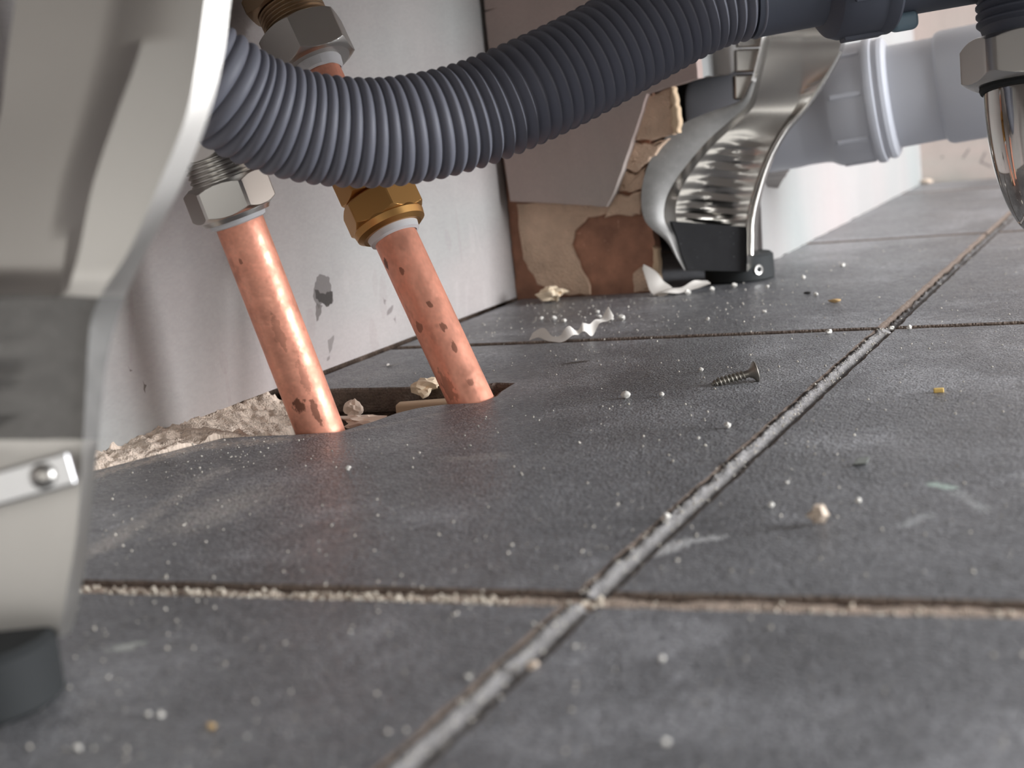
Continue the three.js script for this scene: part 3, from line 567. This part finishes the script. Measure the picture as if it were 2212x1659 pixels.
{
  const base = V(-0.203, 0, -0.2155);
  const foot = group('bath_foot', 'chrome bath foot with a bolted metal strap across its ankle', 'bath foot', base, 'chrome bath feet');
  const section = (c, t) => {
    const low = smooth(5.4, 6.4, t), lean = 0.0011 * Math.max(0, t - 5.6), [a0, b0, cc, d, e] = c.map((p) => away(p, lean)), a = away(a0, -0.0062 * low), b = away(b0, -0.0031 * low), row = [away(a, 0.008)], rib = smooth(7.2, 8, t) * smooth(9.6, 9, t);
    for (let k = 0; k < 6; k++) { const u = k / 5, p = a.clone().lerp(b, u); row.push(away(p, -0.0007 * rib * Math.sin(t * 14) * smooth(0.9, 0.55, u))); }
    row.push(cc, d, away(d, -0.0006), e, away(e, 0.012), away(b, 0.02), away(a, 0.02));
    return row;
  };
  part('shell', local(footShell(NEAR_ROWS, section, 6, 0, 6.17), base), M.chromeSatin, foot, 'hollow chromed shell with a raised rim');
  part('ankle_block', planarUV(local(footShell(NEAR_ROWS, section, 6, 6.16, 9.01), base)), M.castZinc, foot, 'ribbed ankle of the foot, its floor reflection put into the dull grey');  // reflected floor tone put into a greyer metal for this section
  part('ankle_plate', local(footShell(NEAR_ROWS, section, 6, 8.99, 99), base), M.chromeSatin, foot);
  part('adjuster_pad', local(adjuster(V(-0.2035, 0, -0.2155), 0.0168, 0.0118), base), M.rubber, foot, 'black round levelling pad');
  const a = V(-0.2, 0.0368, -0.2115), b = V(-0.1778, 0.0411, -0.2212), d = b.clone().sub(a), bar = new RoundedBoxGeometry(d.length(), 0.0058, 0.0022, 3, 0.0006);
  const X = d.clone().normalize(), Z = EYE.clone().sub(a).addScaledVector(X, -EYE.clone().sub(a).dot(X)).normalize(), Y = new THREE.Vector3().crossVectors(Z, X);
  bar.applyMatrix4(new THREE.Matrix4().makeBasis(X, Y, Z).setPosition(a.clone().add(b).multiplyScalar(0.5)));
  const strap = part('strap', local(bar, base), M.aluminium, foot, 'flat metal strap');
  const bo = axisFrame(b.clone().lerp(a, 0.2).addScaledVector(Z, 0.001), Z);
  part('bolt', local(turned(bo, [[0, 0.0022], [0.0006, 0.0022], [0.0014, 0.0017], [0.0017, 0.0009], [0.0018, 0.0001]], 32, 0.9), base), M.chrome, strap, 'domed bolt head');
  bo.o.addScaledVector(Y, -0.0008);
}

// ---------------------------------------------------------------- copper supply pipes
function tubeProfile(s0, s1, r, n = 60) { const p = []; for (let i = 0; i <= n; i++) p.push([lerp(s0, s1, i / n), r]); return p; }
function threads(s0, s1, r, pitch, depth) { const p = [], n = Math.round((s1 - s0) / pitch); for (let i = 0; i < n; i++) { const s = s0 + i * pitch; p.push([s, r - depth], [s + pitch * 0.35, r], [s + pitch * 0.55, r], [s + pitch * 0.95, r - depth]); } return p; }
function nutGeo(fr, s0, h, af, R, turn, bore = 0.0076) {
  const c = (R - af) * 0.95, prof = [[s0, bore], [s0, af * 0.9], [s0 + 0.0004, af * 0.97]];
  for (let i = 0; i <= 10; i++) prof.push([s0 + 0.0004 + c * 0.9 * (i / 10), lerp(af * 0.97, R, (i / 10) ** 0.8)]);
  for (let i = 0; i <= 10; i++) prof.push([s0 + h - 0.0004 - c * 0.9 * (1 - i / 10), lerp(R, af * 0.97, (i / 10) ** 1.25)]);
  prof.push([s0 + h, af * 0.92], [s0 + h, bore]);
  return turned(fr, prof, 144, 0.35, hexR(af, turn));
}
{
  const o = V(-0.2611, 0, -0.4453), d = V(-0.1996, 0.971, 0.1316), fr = axisFrame(o, d), L = 0.0695;
  const t = group('supply_pipe', 'bright copper pipe under a chrome nut, rising closest to the mortar edge', 'pipe', o);
  const put = (name, geo, mat, label, p = t) => part(name, local(geo, o), mat, p, label);
  put('tube', turned(fr, tubeProfile(-0.05, L, 0.0075, 80), 64, null), M.copperA);
  put('sealing_tape', turned(fr, [[L - 0.0012, 0.0077], [L - 0.0008, 0.0087], [L + 0.0018, 0.0092], [L + 0.004, 0.0092]], 64, 0.8, (a, r, s) => r + 0.0003 * noise3(a * 3, s * 900, 4, 4)), M.ptfe, 'white tape under the nut');
  const nut = put('compression_nut', nutGeo(fr, L + 0.0018, 0.0112, 0.0119, 0.0134, 0.35), M.chrome, 'chrome hexagonal nut');
  put('collar', turned(fr, [[L + 0.0008, 0.0078], [L + 0.0006, 0.0104], [L + 0.002, 0.0112], [L + 0.003, 0.0112]], 64, 0.4), M.chrome, null, nut);
  put('thread', turned(fr, [[L + 0.012, 0.0002], ...threads(L + 0.0125, L + 0.0205, 0.0098, 0.0014, 0.0006), [L + 0.021, 0.0075]], 64, 0.5), M.chrome);
  put('valve_body', nutGeo(fr, L + 0.02, 0.016, 0.0105, 0.0118, 0.1, 0.001), M.chrome);
  put('valve_outlet', turned(fr, [[L + 0.036, 0.0002], [L + 0.036, 0.0085], [L + 0.1, 0.0085], [L + 0.1, 0.0002]], 48, 0.5), M.chrome);
}
{
  const o = V(-0.2291, 0, -0.4901), d = V(-0.4296, 0.886, -0.1745), fr = axisFrame(o, d), L = 0.0615;
  const t = group('supply_pipe', 'bright copper pipe with a brass coupling, leaning behind the corrugated hose', 'pipe', o);
  const put = (name, geo, mat, label, p = t) => part(name, local(geo, o), mat, p, label);
  put('tube', turned(fr, tubeProfile(-0.05, 0.133, 0.0075, 120), 64, null), M.copperB);
  put('sealing_tape', turned(fr, [[L - 0.0016, 0.0077], [L - 0.001, 0.0088], [L + 0.003, 0.0094], [L + 0.004, 0.0094]], 64, 0.8, (a, r, s) => r + 0.0003 * noise3(a * 3, s * 900, 4, 4)), M.ptfe, 'white tape under the brass nut');
  const n1 = put('compression_nut', nutGeo(fr, L + 0.0042, 0.0105, 0.0122, 0.0139, 0.28), M.brass, 'brass hexagonal nut');
  put('collar', turned(fr, [[L + 0.0012, 0.0078], [L + 0.001, 0.0105], [L + 0.0022, 0.0122], [L + 0.0045, 0.0126], [L + 0.0056, 0.0122]], 72, 0.4), M.brass, 'round brass skirt of the nut', n1);
  put('coupling_body', nutGeo(fr, L + 0.015, 0.012, 0.0108, 0.0122, 0.5), M.brass);
  put('compression_nut', nutGeo(fr, L + 0.028, 0.012, 0.0122, 0.0139, 0.1), M.brass);
  put('sealing_tape', turned(fr, [[0.1242, 0.0077], [0.1248, 0.0086], [0.128, 0.0092], [0.131, 0.0092]], 64, 0.8, (a, r, s) => r + 0.0003 * noise3(a * 3, s * 900, 4, 8)), M.ptfe, 'white tape under the chrome nut');
  put('compression_nut', nutGeo(fr, 0.1278, 0.0156, 0.0138, 0.0158, -0.12), M.chrome, 'chrome hexagonal nut');
  put('thread', turned(fr, [[0.144, 0.0002], ...threads(0.1442, 0.1515, 0.0116, 0.0015, 0.0007), [0.152, 0.0075]], 64, 0.5), M.brassDirty);
  put('valve_body', nutGeo(fr, 0.1516, 0.0085, 0.0132, 0.0152, -0.2, 0.001), M.brassDirty, 'dull brass hexagon of the valve');
  put('valve_outlet', turned(fr, [[0.16, 0.0002], [0.16, 0.011], [0.23, 0.011], [0.23, 0.0002]], 48, 0.5), M.brassDirty);
}

// ---------------------------------------------------------------- grey corrugated waste hose and its union
{
  const pts = [[-0.2686, 0.1229, -0.3883], [-0.2601, 0.1152, -0.3917], [-0.2533, 0.1077, -0.3966], [-0.2473, 0.1003, -0.4045], [-0.2374, 0.0935, -0.4153], [-0.2233, 0.0896, -0.4285], [-0.2114, 0.0896, -0.4392], [-0.1998, 0.0918, -0.4502], [-0.1878, 0.0963, -0.4617], [-0.1759, 0.1019, -0.4746], [-0.1636, 0.1087, -0.4878], [-0.1515, 0.1153, -0.4998], [-0.1423, 0.1193, -0.5079], [-0.1311, 0.1218, -0.5165]].map((p) => V(...p));
  pts.unshift(V(-0.28, 0.15, -0.384), V(-0.2755, 0.1335, -0.3855));
  const base = V(-0.13, 0.1218, -0.5165);
  const t = group('waste_hose', 'dark grey corrugated waste hose sagging across in front of the copper pipes', 'hose', base);
  const curve = new THREE.CatmullRomCurve3(pts, false, 'centripetal'), L = curve.getLength(), pitch0 = 0.0031, pitch1 = 0.0035, N = Math.round(L / 0.0037);
  // ribs are squashed and round in the sag, stretched and sharp towards the union
  const rib = (s, u) => { const k = ((u * N) % 1) * 2 - 1, q = smooth(0.5, 0.68, u) * (1 - 0.75 * smooth(0.86, 0.94, u)), a = Math.abs(k), round = 0.0158 - 0.0024 * (1 - Math.sqrt(Math.max(0, 1 - a * a * 0.96))), sharp = 0.0159 - 0.0042 * Math.min(1, a * 1.12) ** 0.9; return lerp(round, sharp, q); };
  part('corrugated_hose', local(sweep(curve, rib, N * 14, 72, null), base), M.hose, t);
  const c0 = V(-0.1311, 0.1218, -0.5165), c1 = V(-0.0522, 0.1282, -0.5653), dir = c1.clone().sub(c0), fr = axisFrame(c0, dir);
  part('cuff', local(turned(fr, [[-0.002, 0.012], [-0.002, 0.0156], [0.001, 0.0157], [0.028, 0.0153], [0.028, 0.011]], 72, 0.5), base), M.cuff, t, 'smooth plain cuff at the hose end');
  const un = part('union_nut', local(turned(fr, [[0.0205, 0.0152], [0.0212, 0.0165], [0.0235, 0.0197], [0.026, 0.0207], [0.0375, 0.0207], [0.0385, 0.0212], [0.0415, 0.0214], [0.0425, 0.0208], [0.0425, 0.0175], [0.044, 0.0165]], 96, 0.45), base), M.cuff, t, 'round union nut');
  for (let k = 0; k < 6; k++) { const a = 0.35 + (k * Math.PI) / 3, g = new RoundedBoxGeometry(0.013, 0.0016, 0.005, 2, 0.0005), c = fr.o.clone().addScaledVector(fr.d, 0.0325).addScaledVector(fr.e1, Math.cos(a) * 0.0209).addScaledVector(fr.e2, Math.sin(a) * 0.0209), out = fr.e1.clone().multiplyScalar(Math.cos(a)).addScaledVector(fr.e2, Math.sin(a)); g.applyMatrix4(new THREE.Matrix4().makeBasis(fr.d, out, new THREE.Vector3().crossVectors(fr.d, out)).setPosition(c)); part('grip_rib', local(g, base), M.cuff, un); }
  part('pipe_body', local(turned(fr, [[0.042, 0.0001], [0.042, 0.0168], [0.125, 0.0168], [0.125, 0.0001]], 72, 0.5), base), M.cuff, t, 'smooth grey pipe body');
  // small clear-blue locking tab under the union
  const tab = new RoundedBoxGeometry(0.009, 0.006, 0.006, 3, 0.0022); const tc = c0.clone().addScaledVector(fr.d, 0.0475).addScaledVector(V(0, 1, 0), -0.0182);
  tab.applyMatrix4(new THREE.Matrix4().makeBasis(fr.d, V(0, 1, 0), new THREE.Vector3().crossVectors(fr.d, V(0, 1, 0))).setPosition(tc.addScaledVector(fr.e1, 0.004)));
  part('locking_tab', local(tab, base), std({ color: rgb(116, 138, 150), roughness: 0.4 }), t, 'pale blue-grey tab');
  const tf = axisFrame(V(-0.0508, 0.118, -0.5572), V(0.0006, -0.0372, 0.0068).normalize());
  part('threaded_tail', local(turned(tf, [[-0.012, 0.0001], [-0.012, 0.0175], ...threads(0.0035, 0.0182, 0.0182, 0.0027, 0.0012), [0.0185, 0.0165], [0.0204, 0.0165], [0.0204, 0.0001]], 72, 0.4), base), M.cuff, t, 'threaded grey tail');
}
// chrome trap screwed to the tail
{
  const top = V(-0.0508, 0.118, -0.5572), dir = V(0.0006, -0.0372, 0.0068).normalize(), fr = axisFrame(top, dir), base = V(-0.05, 0.0, -0.545);
  const t = group('trap', 'polished chrome trap hanging from the grey threaded tail', 'trap', V(-0.05, 0.02, -0.545));
  const b = t.position;
  part('trap_nut', local(nutGeo(fr, 0.0206, 0.0148, 0.0212, 0.0236, 0.62, 0.012), b), M.chrome, t, 'satin chrome hexagonal nut');
  const bowl = [[0.0355, 0.0001], [0.0355, 0.0166]];
  for (let i = 0; i <= 40; i++) { const u = i / 40; bowl.push([0.037 + 0.047 * u, 0.0168 * Math.sqrt(Math.max(0, 1 - u ** 2.1)) + 0.0001]); }
  part('trap_bowl', local(turned(fr, bowl, 96, 0.7), b), M.chromeTrap, t, 'mirror chrome rounded bowl');
  const outlet = new THREE.CatmullRomCurve3([V(-0.046, 0.073, -0.549), V(-0.02, 0.073, -0.542), V(0.02, 0.073, -0.533), V(0.045, 0.08, -0.528), V(0.056, 0.1, -0.526), V(0.057, 0.165, -0.526)]);
  part('trap_outlet', local(sweep(outlet, () => 0.012, 90, 48, null), b), M.chromeTrap, t);
  part('seal_ring', local(turned(fr, [[0.0348, 0.012], [0.0348, 0.0178], [0.0362, 0.0182], [0.0372, 0.0178], [0.0372, 0.012]], 64, 0.5), b), M.rubber, t, 'thin black sealing ring');
}
// white waste pipe coming out of the duct
{
  const a = V(-0.2441, 0.0697, -0.8426), c = V(-0.1121, 0.0810, -0.8535), fr = axisFrame(a, c.clone().sub(a)), base = V(-0.2441, 0.0697, -0.8426);
  const t = group('waste_pipe', 'white plastic waste pipe with a ribbed coupling, passing out of the broken wall', 'pipe', base);
  const put = (name, geo, label, p = t) => part(name, local(geo, base), M.whitePlastic, p, label);
  put('pipe', turned(fr, [[-0.002, 0.0242], [-0.0025, 0.0265], [0.0, 0.0269], [0.046, 0.0268], [0.06, 0.0258], [0.17, 0.0249], [0.17, 0.0001]], 96, 0.4));
  const cp = put('coupling', turned(fr, [[0.044, 0.0268], [0.0445, 0.0276], [0.0525, 0.0278], [0.0555, 0.0284], [0.0585, 0.0302], [0.0605, 0.031], [0.078, 0.0312], [0.0785, 0.0326], [0.0805, 0.033], [0.0825, 0.0326], [0.083, 0.0312], [0.0845, 0.031], [0.086, 0.0318], [0.088, 0.0312], [0.0895, 0.029], [0.09, 0.0268]].map(([q, r]) => [q + 0.008, r * 0.955]), 96, 0.4), 'stepped white coupling');
  for (let k = 0; k < 8; k++) { const ang = -0.95 + (k * Math.PI) / 4, g = new RoundedBoxGeometry(0.016, 0.0014, 0.0026, 2, 0.0006), out = fr.e1.clone().multiplyScalar(Math.cos(ang)).addScaledVector(fr.e2, Math.sin(ang)); g.applyMatrix4(new THREE.Matrix4().makeBasis(fr.d, out, new THREE.Vector3().crossVectors(fr.d, out)).setPosition(fr.o.clone().addScaledVector(fr.d, 0.0775).addScaledVector(out, 0.0298))); put('grip_rib', g, null, cp); }
  put('socket', turned(fr, [[0.12, 0.025], [0.1215, 0.027], [0.124, 0.0279], [0.168, 0.0279], [0.168, 0.025]], 96, 0.4), 'wider white socket');
}

// ---------------------------------------------------------------- loose things on the floor
{
  // screw lying on its head and tip
  const tip = V(-0.1482, 0.0007, -0.4968), head = V(-0.1352, 0.0031, -0.5032), d = head.clone().sub(tip), fr = axisFrame(tip, d), L = d.length();
  const t = group('screw', 'small countersunk steel screw lying on the grey tile', 'screw', V(-0.1415, 0, -0.499));
  const b = t.position;
  part('shank', local(turned(fr, [[0, 0.0001], [0.002, 0.0007], [0.0035, 0.00105], [L - 0.0022, 0.00115], [L - 0.0018, 0.0012]], 24, 0.6), b), M.screw, t);
  const head_ = part('head', local(turned(fr, [[L - 0.0026, 0.0011], [L - 0.0014, 0.0017], [L - 0.0005, 0.0029], [L - 0.0001, 0.0033], [L + 0.0002, 0.0034], [L + 0.0004, 0.0032], [L + 0.0004, 0.0012], [L - 0.001, 0.0001]], 40, 0.5), b), M.screw, t);
  // thread as a small ridge wound round the shank
  const pts = []; for (let i = 0; i <= 260; i++) { const u = i / 260, s = lerp(0.0004, L - 0.0035, u), r = lerp(0.0004, 0.00118, smooth(0, 0.22, u)), a = u * Math.PI * 2 * 8.5; pts.push(fr.o.clone().addScaledVector(fr.d, s).addScaledVector(fr.e1, Math.cos(a) * r).addScaledVector(fr.e2, Math.sin(a) * r)); }
  part('thread', local(new THREE.TubeGeometry(new THREE.CatmullRomCurve3(pts), 400, 0.00042, 5), b), M.screw, t);
}
const at = (x, z, y = 0) => V(x, y, z);
single('pebble', lump(0.002, 0.0023, 0.0019, 11, 1, 0.6), M.creamCrumb, 'pinkish cream stone fragment, pointed, lying alone on the tile', 'stone', at(-0.0789, -0.3352));
single('plaster_chunk', lump(0.0058, 0.0036, 0.0042, 4, 3, 0.5), M.filler, 'jagged cream plaster chunk at the foot of the brown backing', 'plaster chunk', at(-0.2889, -0.7225));
{ const c = single('plaster_crumb', lump(0.0015, 0.0012, 0.0012, 9, 2, 0.12), M.whiteCrumb, 'rounded white bead of plaster with a long soft shadow', 'plaster crumb', at(-0.171, -0.4805)); c.userData.label = 'rounded white plaster bead, largest crumb between screw and copper pipe'; }
{
  const g = new RoundedBoxGeometry(0.0029, 0.0013, 0.0016, 2, 0.0003); g.rotateY(0.2); g.translate(0, 0.00065, 0);
  single('yellow_bit', g, M.yellowCrumb, 'small yellow oblong bit on the tile right of the grout line', 'debris', at(-0.075, -0.4775)).userData.label = 'small yellow oblong plastic bit on the tile';
}
{
  const g = panel([[-0.0022, 0], [0.0012, 0], [0.002, 0.0016], [-0.0008, 0.0014]], 0.0009, 0.0018, 0.0002); g.rotateX(-0.35); g.rotateY(0.25);
  g.computeBoundingBox(); g.translate(0, -g.boundingBox.min.y, 0);
  single('grey_chip', g, M.greyChip, 'flat grey tile chip propped on its edge', 'chip', at(-0.0802, -0.389));
}
single('tan_flake', lump(0.0026, 0.0008, 0.0015, 21, 1, 0.35), M.tanCrumb, 'flat tan flake lying beyond the dark tile joint', 'flake', at(-0.1456, -0.6745));
single('dark_chip', lump(0.0016, 0.0005, 0.0012, 23, 1, 0.3), M.darkChip, 'small black chip lying near the black foot pad', 'chip', at(-0.1642, -0.7065));
single('wall_chip', lump(0.0045, 0.0019, 0.003, 25, 1, 0.3), M.creamCrumb, 'pale plaster chip lying against the far pinkish wall', 'plaster chip', at(-0.2085, -1.326));
// curled paint peeling, wide and wavy
function ribbon(name, pts, wide, label, category, twist) {
  const curve = new THREE.CatmullRomCurve3(pts.map((p) => V(...p))), n = 90, rows = [];
  for (let i = 0; i <= n; i++) { const u = i / n, p = curve.getPoint(u), t = curve.getTangent(u), up = V(0, 1, 0), side = new THREE.Vector3().crossVectors(t, up).normalize(), a = twist(u), w = wide(u), dirn = side.clone().multiplyScalar(Math.cos(a)).addScaledVector(up, Math.sin(a)), row = []; for (let j = 0; j <= 4; j++) row.push(p.clone().addScaledVector(dirn, (j / 4 - 0.5) * w)); rows.push(row); }
  const f = gridMesh(rows, false), thick = mergeGeometries([f, gridMesh(rows.map((r) => r.map((p) => p.clone().add(V(0, 0.00018, 0)))), false)]);
  thick.computeBoundingBox(); const bb = thick.boundingBox, o = V((bb.min.x + bb.max.x) / 2, 0, (bb.min.z + bb.max.z) / 2); thick.translate(-o.x, -bb.min.y, -o.z);
  return single(name, thick, M.paper, label, category, V(o.x, 0.0001, o.z));
}
ribbon('paint_curl', [[-0.253, 0.001, -0.605], [-0.248, 0.0026, -0.6035], [-0.2425, 0.0006, -0.6], [-0.238, 0.0006, -0.5995], [-0.2345, 0.0032, -0.602], [-0.2325, 0.002, -0.604], [-0.2305, 0.0036, -0.6055], [-0.2285, 0.0022, -0.608], [-0.2265, 0.005, -0.611], [-0.2245, 0.0052, -0.614], [-0.2225, 0.008, -0.617]], (u) => 0.0036 + 0.0012 * Math.sin(u * 21), 'wavy off-white curl of peeled paint lying along the dark joint', 'paint curl', (u) => -0.75 + 0.5 * Math.sin(u * 16) * smooth(0.4, 0.6, u));
ribbon('plaster_flake', [[-0.2465, 0.0125, -0.7325], [-0.2425, 0.0075, -0.7305], [-0.2385, 0.0028, -0.7285], [-0.233, 0.001, -0.7275]], (u) => 0.002 + 0.0075 * Math.sin(u * 2.6), 'pale triangular flake of paper standing against the plaster beside the foot', 'flake', (u) => -1.1 + 0.6 * u);
ribbon('plaster_flake', [[-0.2405, 0.0008, -0.727], [-0.234, 0.0016, -0.7265], [-0.228, 0.0012, -0.7285], [-0.222, 0.003, -0.732], [-0.2165, 0.0034, -0.736]], (u) => 0.0042 + 0.0016 * Math.sin(u * 9), 'crumpled white paper strip lying on the floor in front of the foot', 'flake', (u) => -0.6 + 0.4 * Math.sin(u * 8));
ribbon('paint_shaving', [[-0.2945, 0.0005, -0.5605], [-0.2925, 0.0004, -0.556], [-0.29, 0.0006, -0.556], [-0.2885, 0.0008, -0.5585]], (u) => 0.0008, 'thin pale shaving on the tile between wall and hole', 'shaving', (u) => 0.3);
single('filler_lump', lump(0.0046, 0.0028, 0.0034, 31, 3, 0.55), M.filler, 'yellowish lump of hardened filler on the back edge of the pipe hole', 'filler', at(-0.2545, -0.5095, -0.0035));
single('filler_lump', lump(0.003, 0.003, 0.0026, 33, 3, 0.5), M.mortar, 'sandy lump of filler wedged behind the chrome-nutted pipe', 'filler', at(-0.2735, -0.4905, -0.0072));
single('filler_lump', lump(0.0075, 0.0024, 0.0028, 35, 3, 0.6), M.mortar, 'ragged sandy filler shred lying in the open pipe hole', 'filler', at(-0.2595, -0.471, -0.0068));
single('wood_strip', (() => { const g = new RoundedBoxGeometry(0.034, 0.009, 0.006, 2, 0.001); g.rotateY(0.25); return g.translate(0, 0.0045, 0); })(), M.plasterEdge, 'pinkish board offcut lying inside the pipe hole', 'offcut', at(-0.2435, -0.5015, -0.0118));
// white crumbs that only their place tells apart
{
  seed(500);
  const kinds = [0, 1, 2, 3].map((k) => lump(1, 0.8, 0.9, 40 + k, 1, 0.35));
  const where = (x, z) => z < -0.72 ? ['white plaster crumb strewn in front of the black foot pad', 'crumbs by the foot pad'] : z < -0.61 ? ['white plaster crumb strewn between the dark joint and the brown backing', 'crumbs beyond the dark joint'] : z < -0.59 ? ['white plaster crumb caught on the dark tile joint', 'crumbs on the dark joint']
    : z < -0.41 ? ['tiny white crumb on the tile around the steel screw', 'crumbs around the screw'] : z < -0.28 ? ['tiny white crumb on the tiles around the cream stone fragment', 'crumbs around the stone'] : x < -0.14 ? ['tiny white crumb on the tile beside the strapped bath foot', 'crumbs beside the strapped foot'] : ['tiny white crumb on the tiles beside the wide pale grout', 'crumbs beside the pale grout'];
  const spots = [[-0.1596, -0.4815, 0.9], [-0.159, -0.5232, 0.9], [-0.1256, -0.434, 1.0], [-0.1299, -0.42, 0.5], [-0.1312, -0.5938, 1.2], [-0.109, -0.5965, 1.1], [-0.1027, -0.596, 1.0], [-0.0742, -0.3535, 0.7], [-0.0942, -0.371, 0.5], [-0.0927, -0.3495, 0.7], [-0.1044, -0.2555, 0.45], [-0.0871, -0.2507, 0.55], [-0.0756, -0.2162, 0.6], [-0.1172, -0.239, 0.4], [-0.1627, -0.2153, 0.6], [-0.1654, -0.2155, 0.5], [-0.1681, -0.2003, 0.6], [-0.1591, -0.7, 1.0], [-0.2306, -0.652, 1.5], [-0.2503, -0.6765, 1.1], [-0.2235, -0.7245, 1.5], [-0.2145, -0.7335, 1.2], [-0.206, -0.741, 1.3], [-0.1137, -0.3393, 0.9], [-0.19, -0.64, 0.9], [-0.1705, -0.655, 0.9], [-0.2385, -0.66, 1.1], [-0.2445, -0.6625, 0.9], [-0.2362, -0.6545, 0.8], [-0.258, -0.655, 1.0], [-0.2645, -0.6605, 1.2], [-0.272, -0.664, 0.9], [-0.1885, -0.733, 0.9], [-0.178, -0.76, 1.1], [-0.168, -0.801, 1.3], [-0.22, -0.388, 0.8]];
  for (const [x, z, r] of spots) { const m = single('plaster_crumb', kinds[Math.floor(rnd() * 4)], M.whiteCrumb, where(x, z)[0], 'plaster crumb', at(x, z), where(x, z)[1]); m.scale.setScalar(r * 0.001); m.rotation.y = rnd() * 6; }
  single('plaster_crumb', kinds[1], M.creamCrumb, 'cream crumb lying on the pale grout line', 'plaster crumb', at(-0.1085, -0.2455, -0.0006)).scale.setScalar(0.0011);
  single('plaster_crumb', kinds[2], M.tanCrumb, 'beige crumb on the tile between the strapped foot and the grout line', 'plaster crumb', at(-0.1508, -0.212)).scale.setScalar(0.0007);
}
// dust and grit nobody could count
{
  seed(600);
  const inHole = (x, z) => x < -0.216 && z < -0.43 && z > -0.52;
  const grain = new THREE.IcosahedronGeometry(1, 0), N = 5200, im = new THREE.InstancedMesh(grain, M.whiteCrumb, N), m4 = new THREE.Matrix4(), q = new THREE.Quaternion(), e = new THREE.Euler(), col = new THREE.Color();
  let k = 0;
  while (k < N) {
    let x, z; const w = rnd();
    if (w < 0.5) { x = rr(-0.308, 0.0); z = -0.17 - 0.72 * rnd() ** 1.2; }
    else if (w < 0.62) { x = rr(-0.3, -0.1); z = rr(-0.36, -0.17); }
    else if (w < 0.72) { x = rr(-0.3, -0.17); z = rr(-0.735, -0.62); }
    else if (w < 0.86) { x = rnd() < 0.75 ? rr(-0.31, -0.13) : rr(-0.31, 0.05); z = JZ - 0.0004 + (rnd() - 0.5) * 0.006; }
    else if (w < 0.97) { x = JX + (rnd() - 0.5) * 0.006; z = rr(-0.6, -0.17); }
    else { x = -0.29 + 0.035 * rnd(); z = rr(-0.45, -0.38); }
    if (inHole(x, z) || (x < BOX_X && z < BOX_Z)) continue;
    const inJoint = Math.abs(z - JZ + 0.0005) < 0.0032, r = inJoint ? 0.0002 + 0.0005 * rnd() ** 2 : 0.0001 + 0.0003 * rnd() ** 4;
    e.set(rnd() * 6, rnd() * 6, rnd() * 6); q.setFromEuler(e);
    m4.compose(V(x, (inJoint ? -0.0011 : 0) + r * 0.6, z), q, V(r * rr(0.8, 1.3), r * rr(0.6, 1), r * rr(0.8, 1.3)));
    im.setMatrixAt(k, m4); const t = rnd(); im.setColorAt(k, inJoint ? col.setRGB(0.6 + 0.4 * t, 0.53 + 0.42 * t, 0.47 + 0.4 * t) : col.setRGB(0.55 + 0.45 * t, 0.53 + 0.44 * t, 0.5 + 0.43 * t)); k++;
  }
  im.name = 'grit'; im.userData = { label: 'fine pale grit and plaster dust scattered over the tiles', category: 'grit', kind: 'stuff' }; shadows(im); scene.add(im);
}

renderer.render(scene, camera);
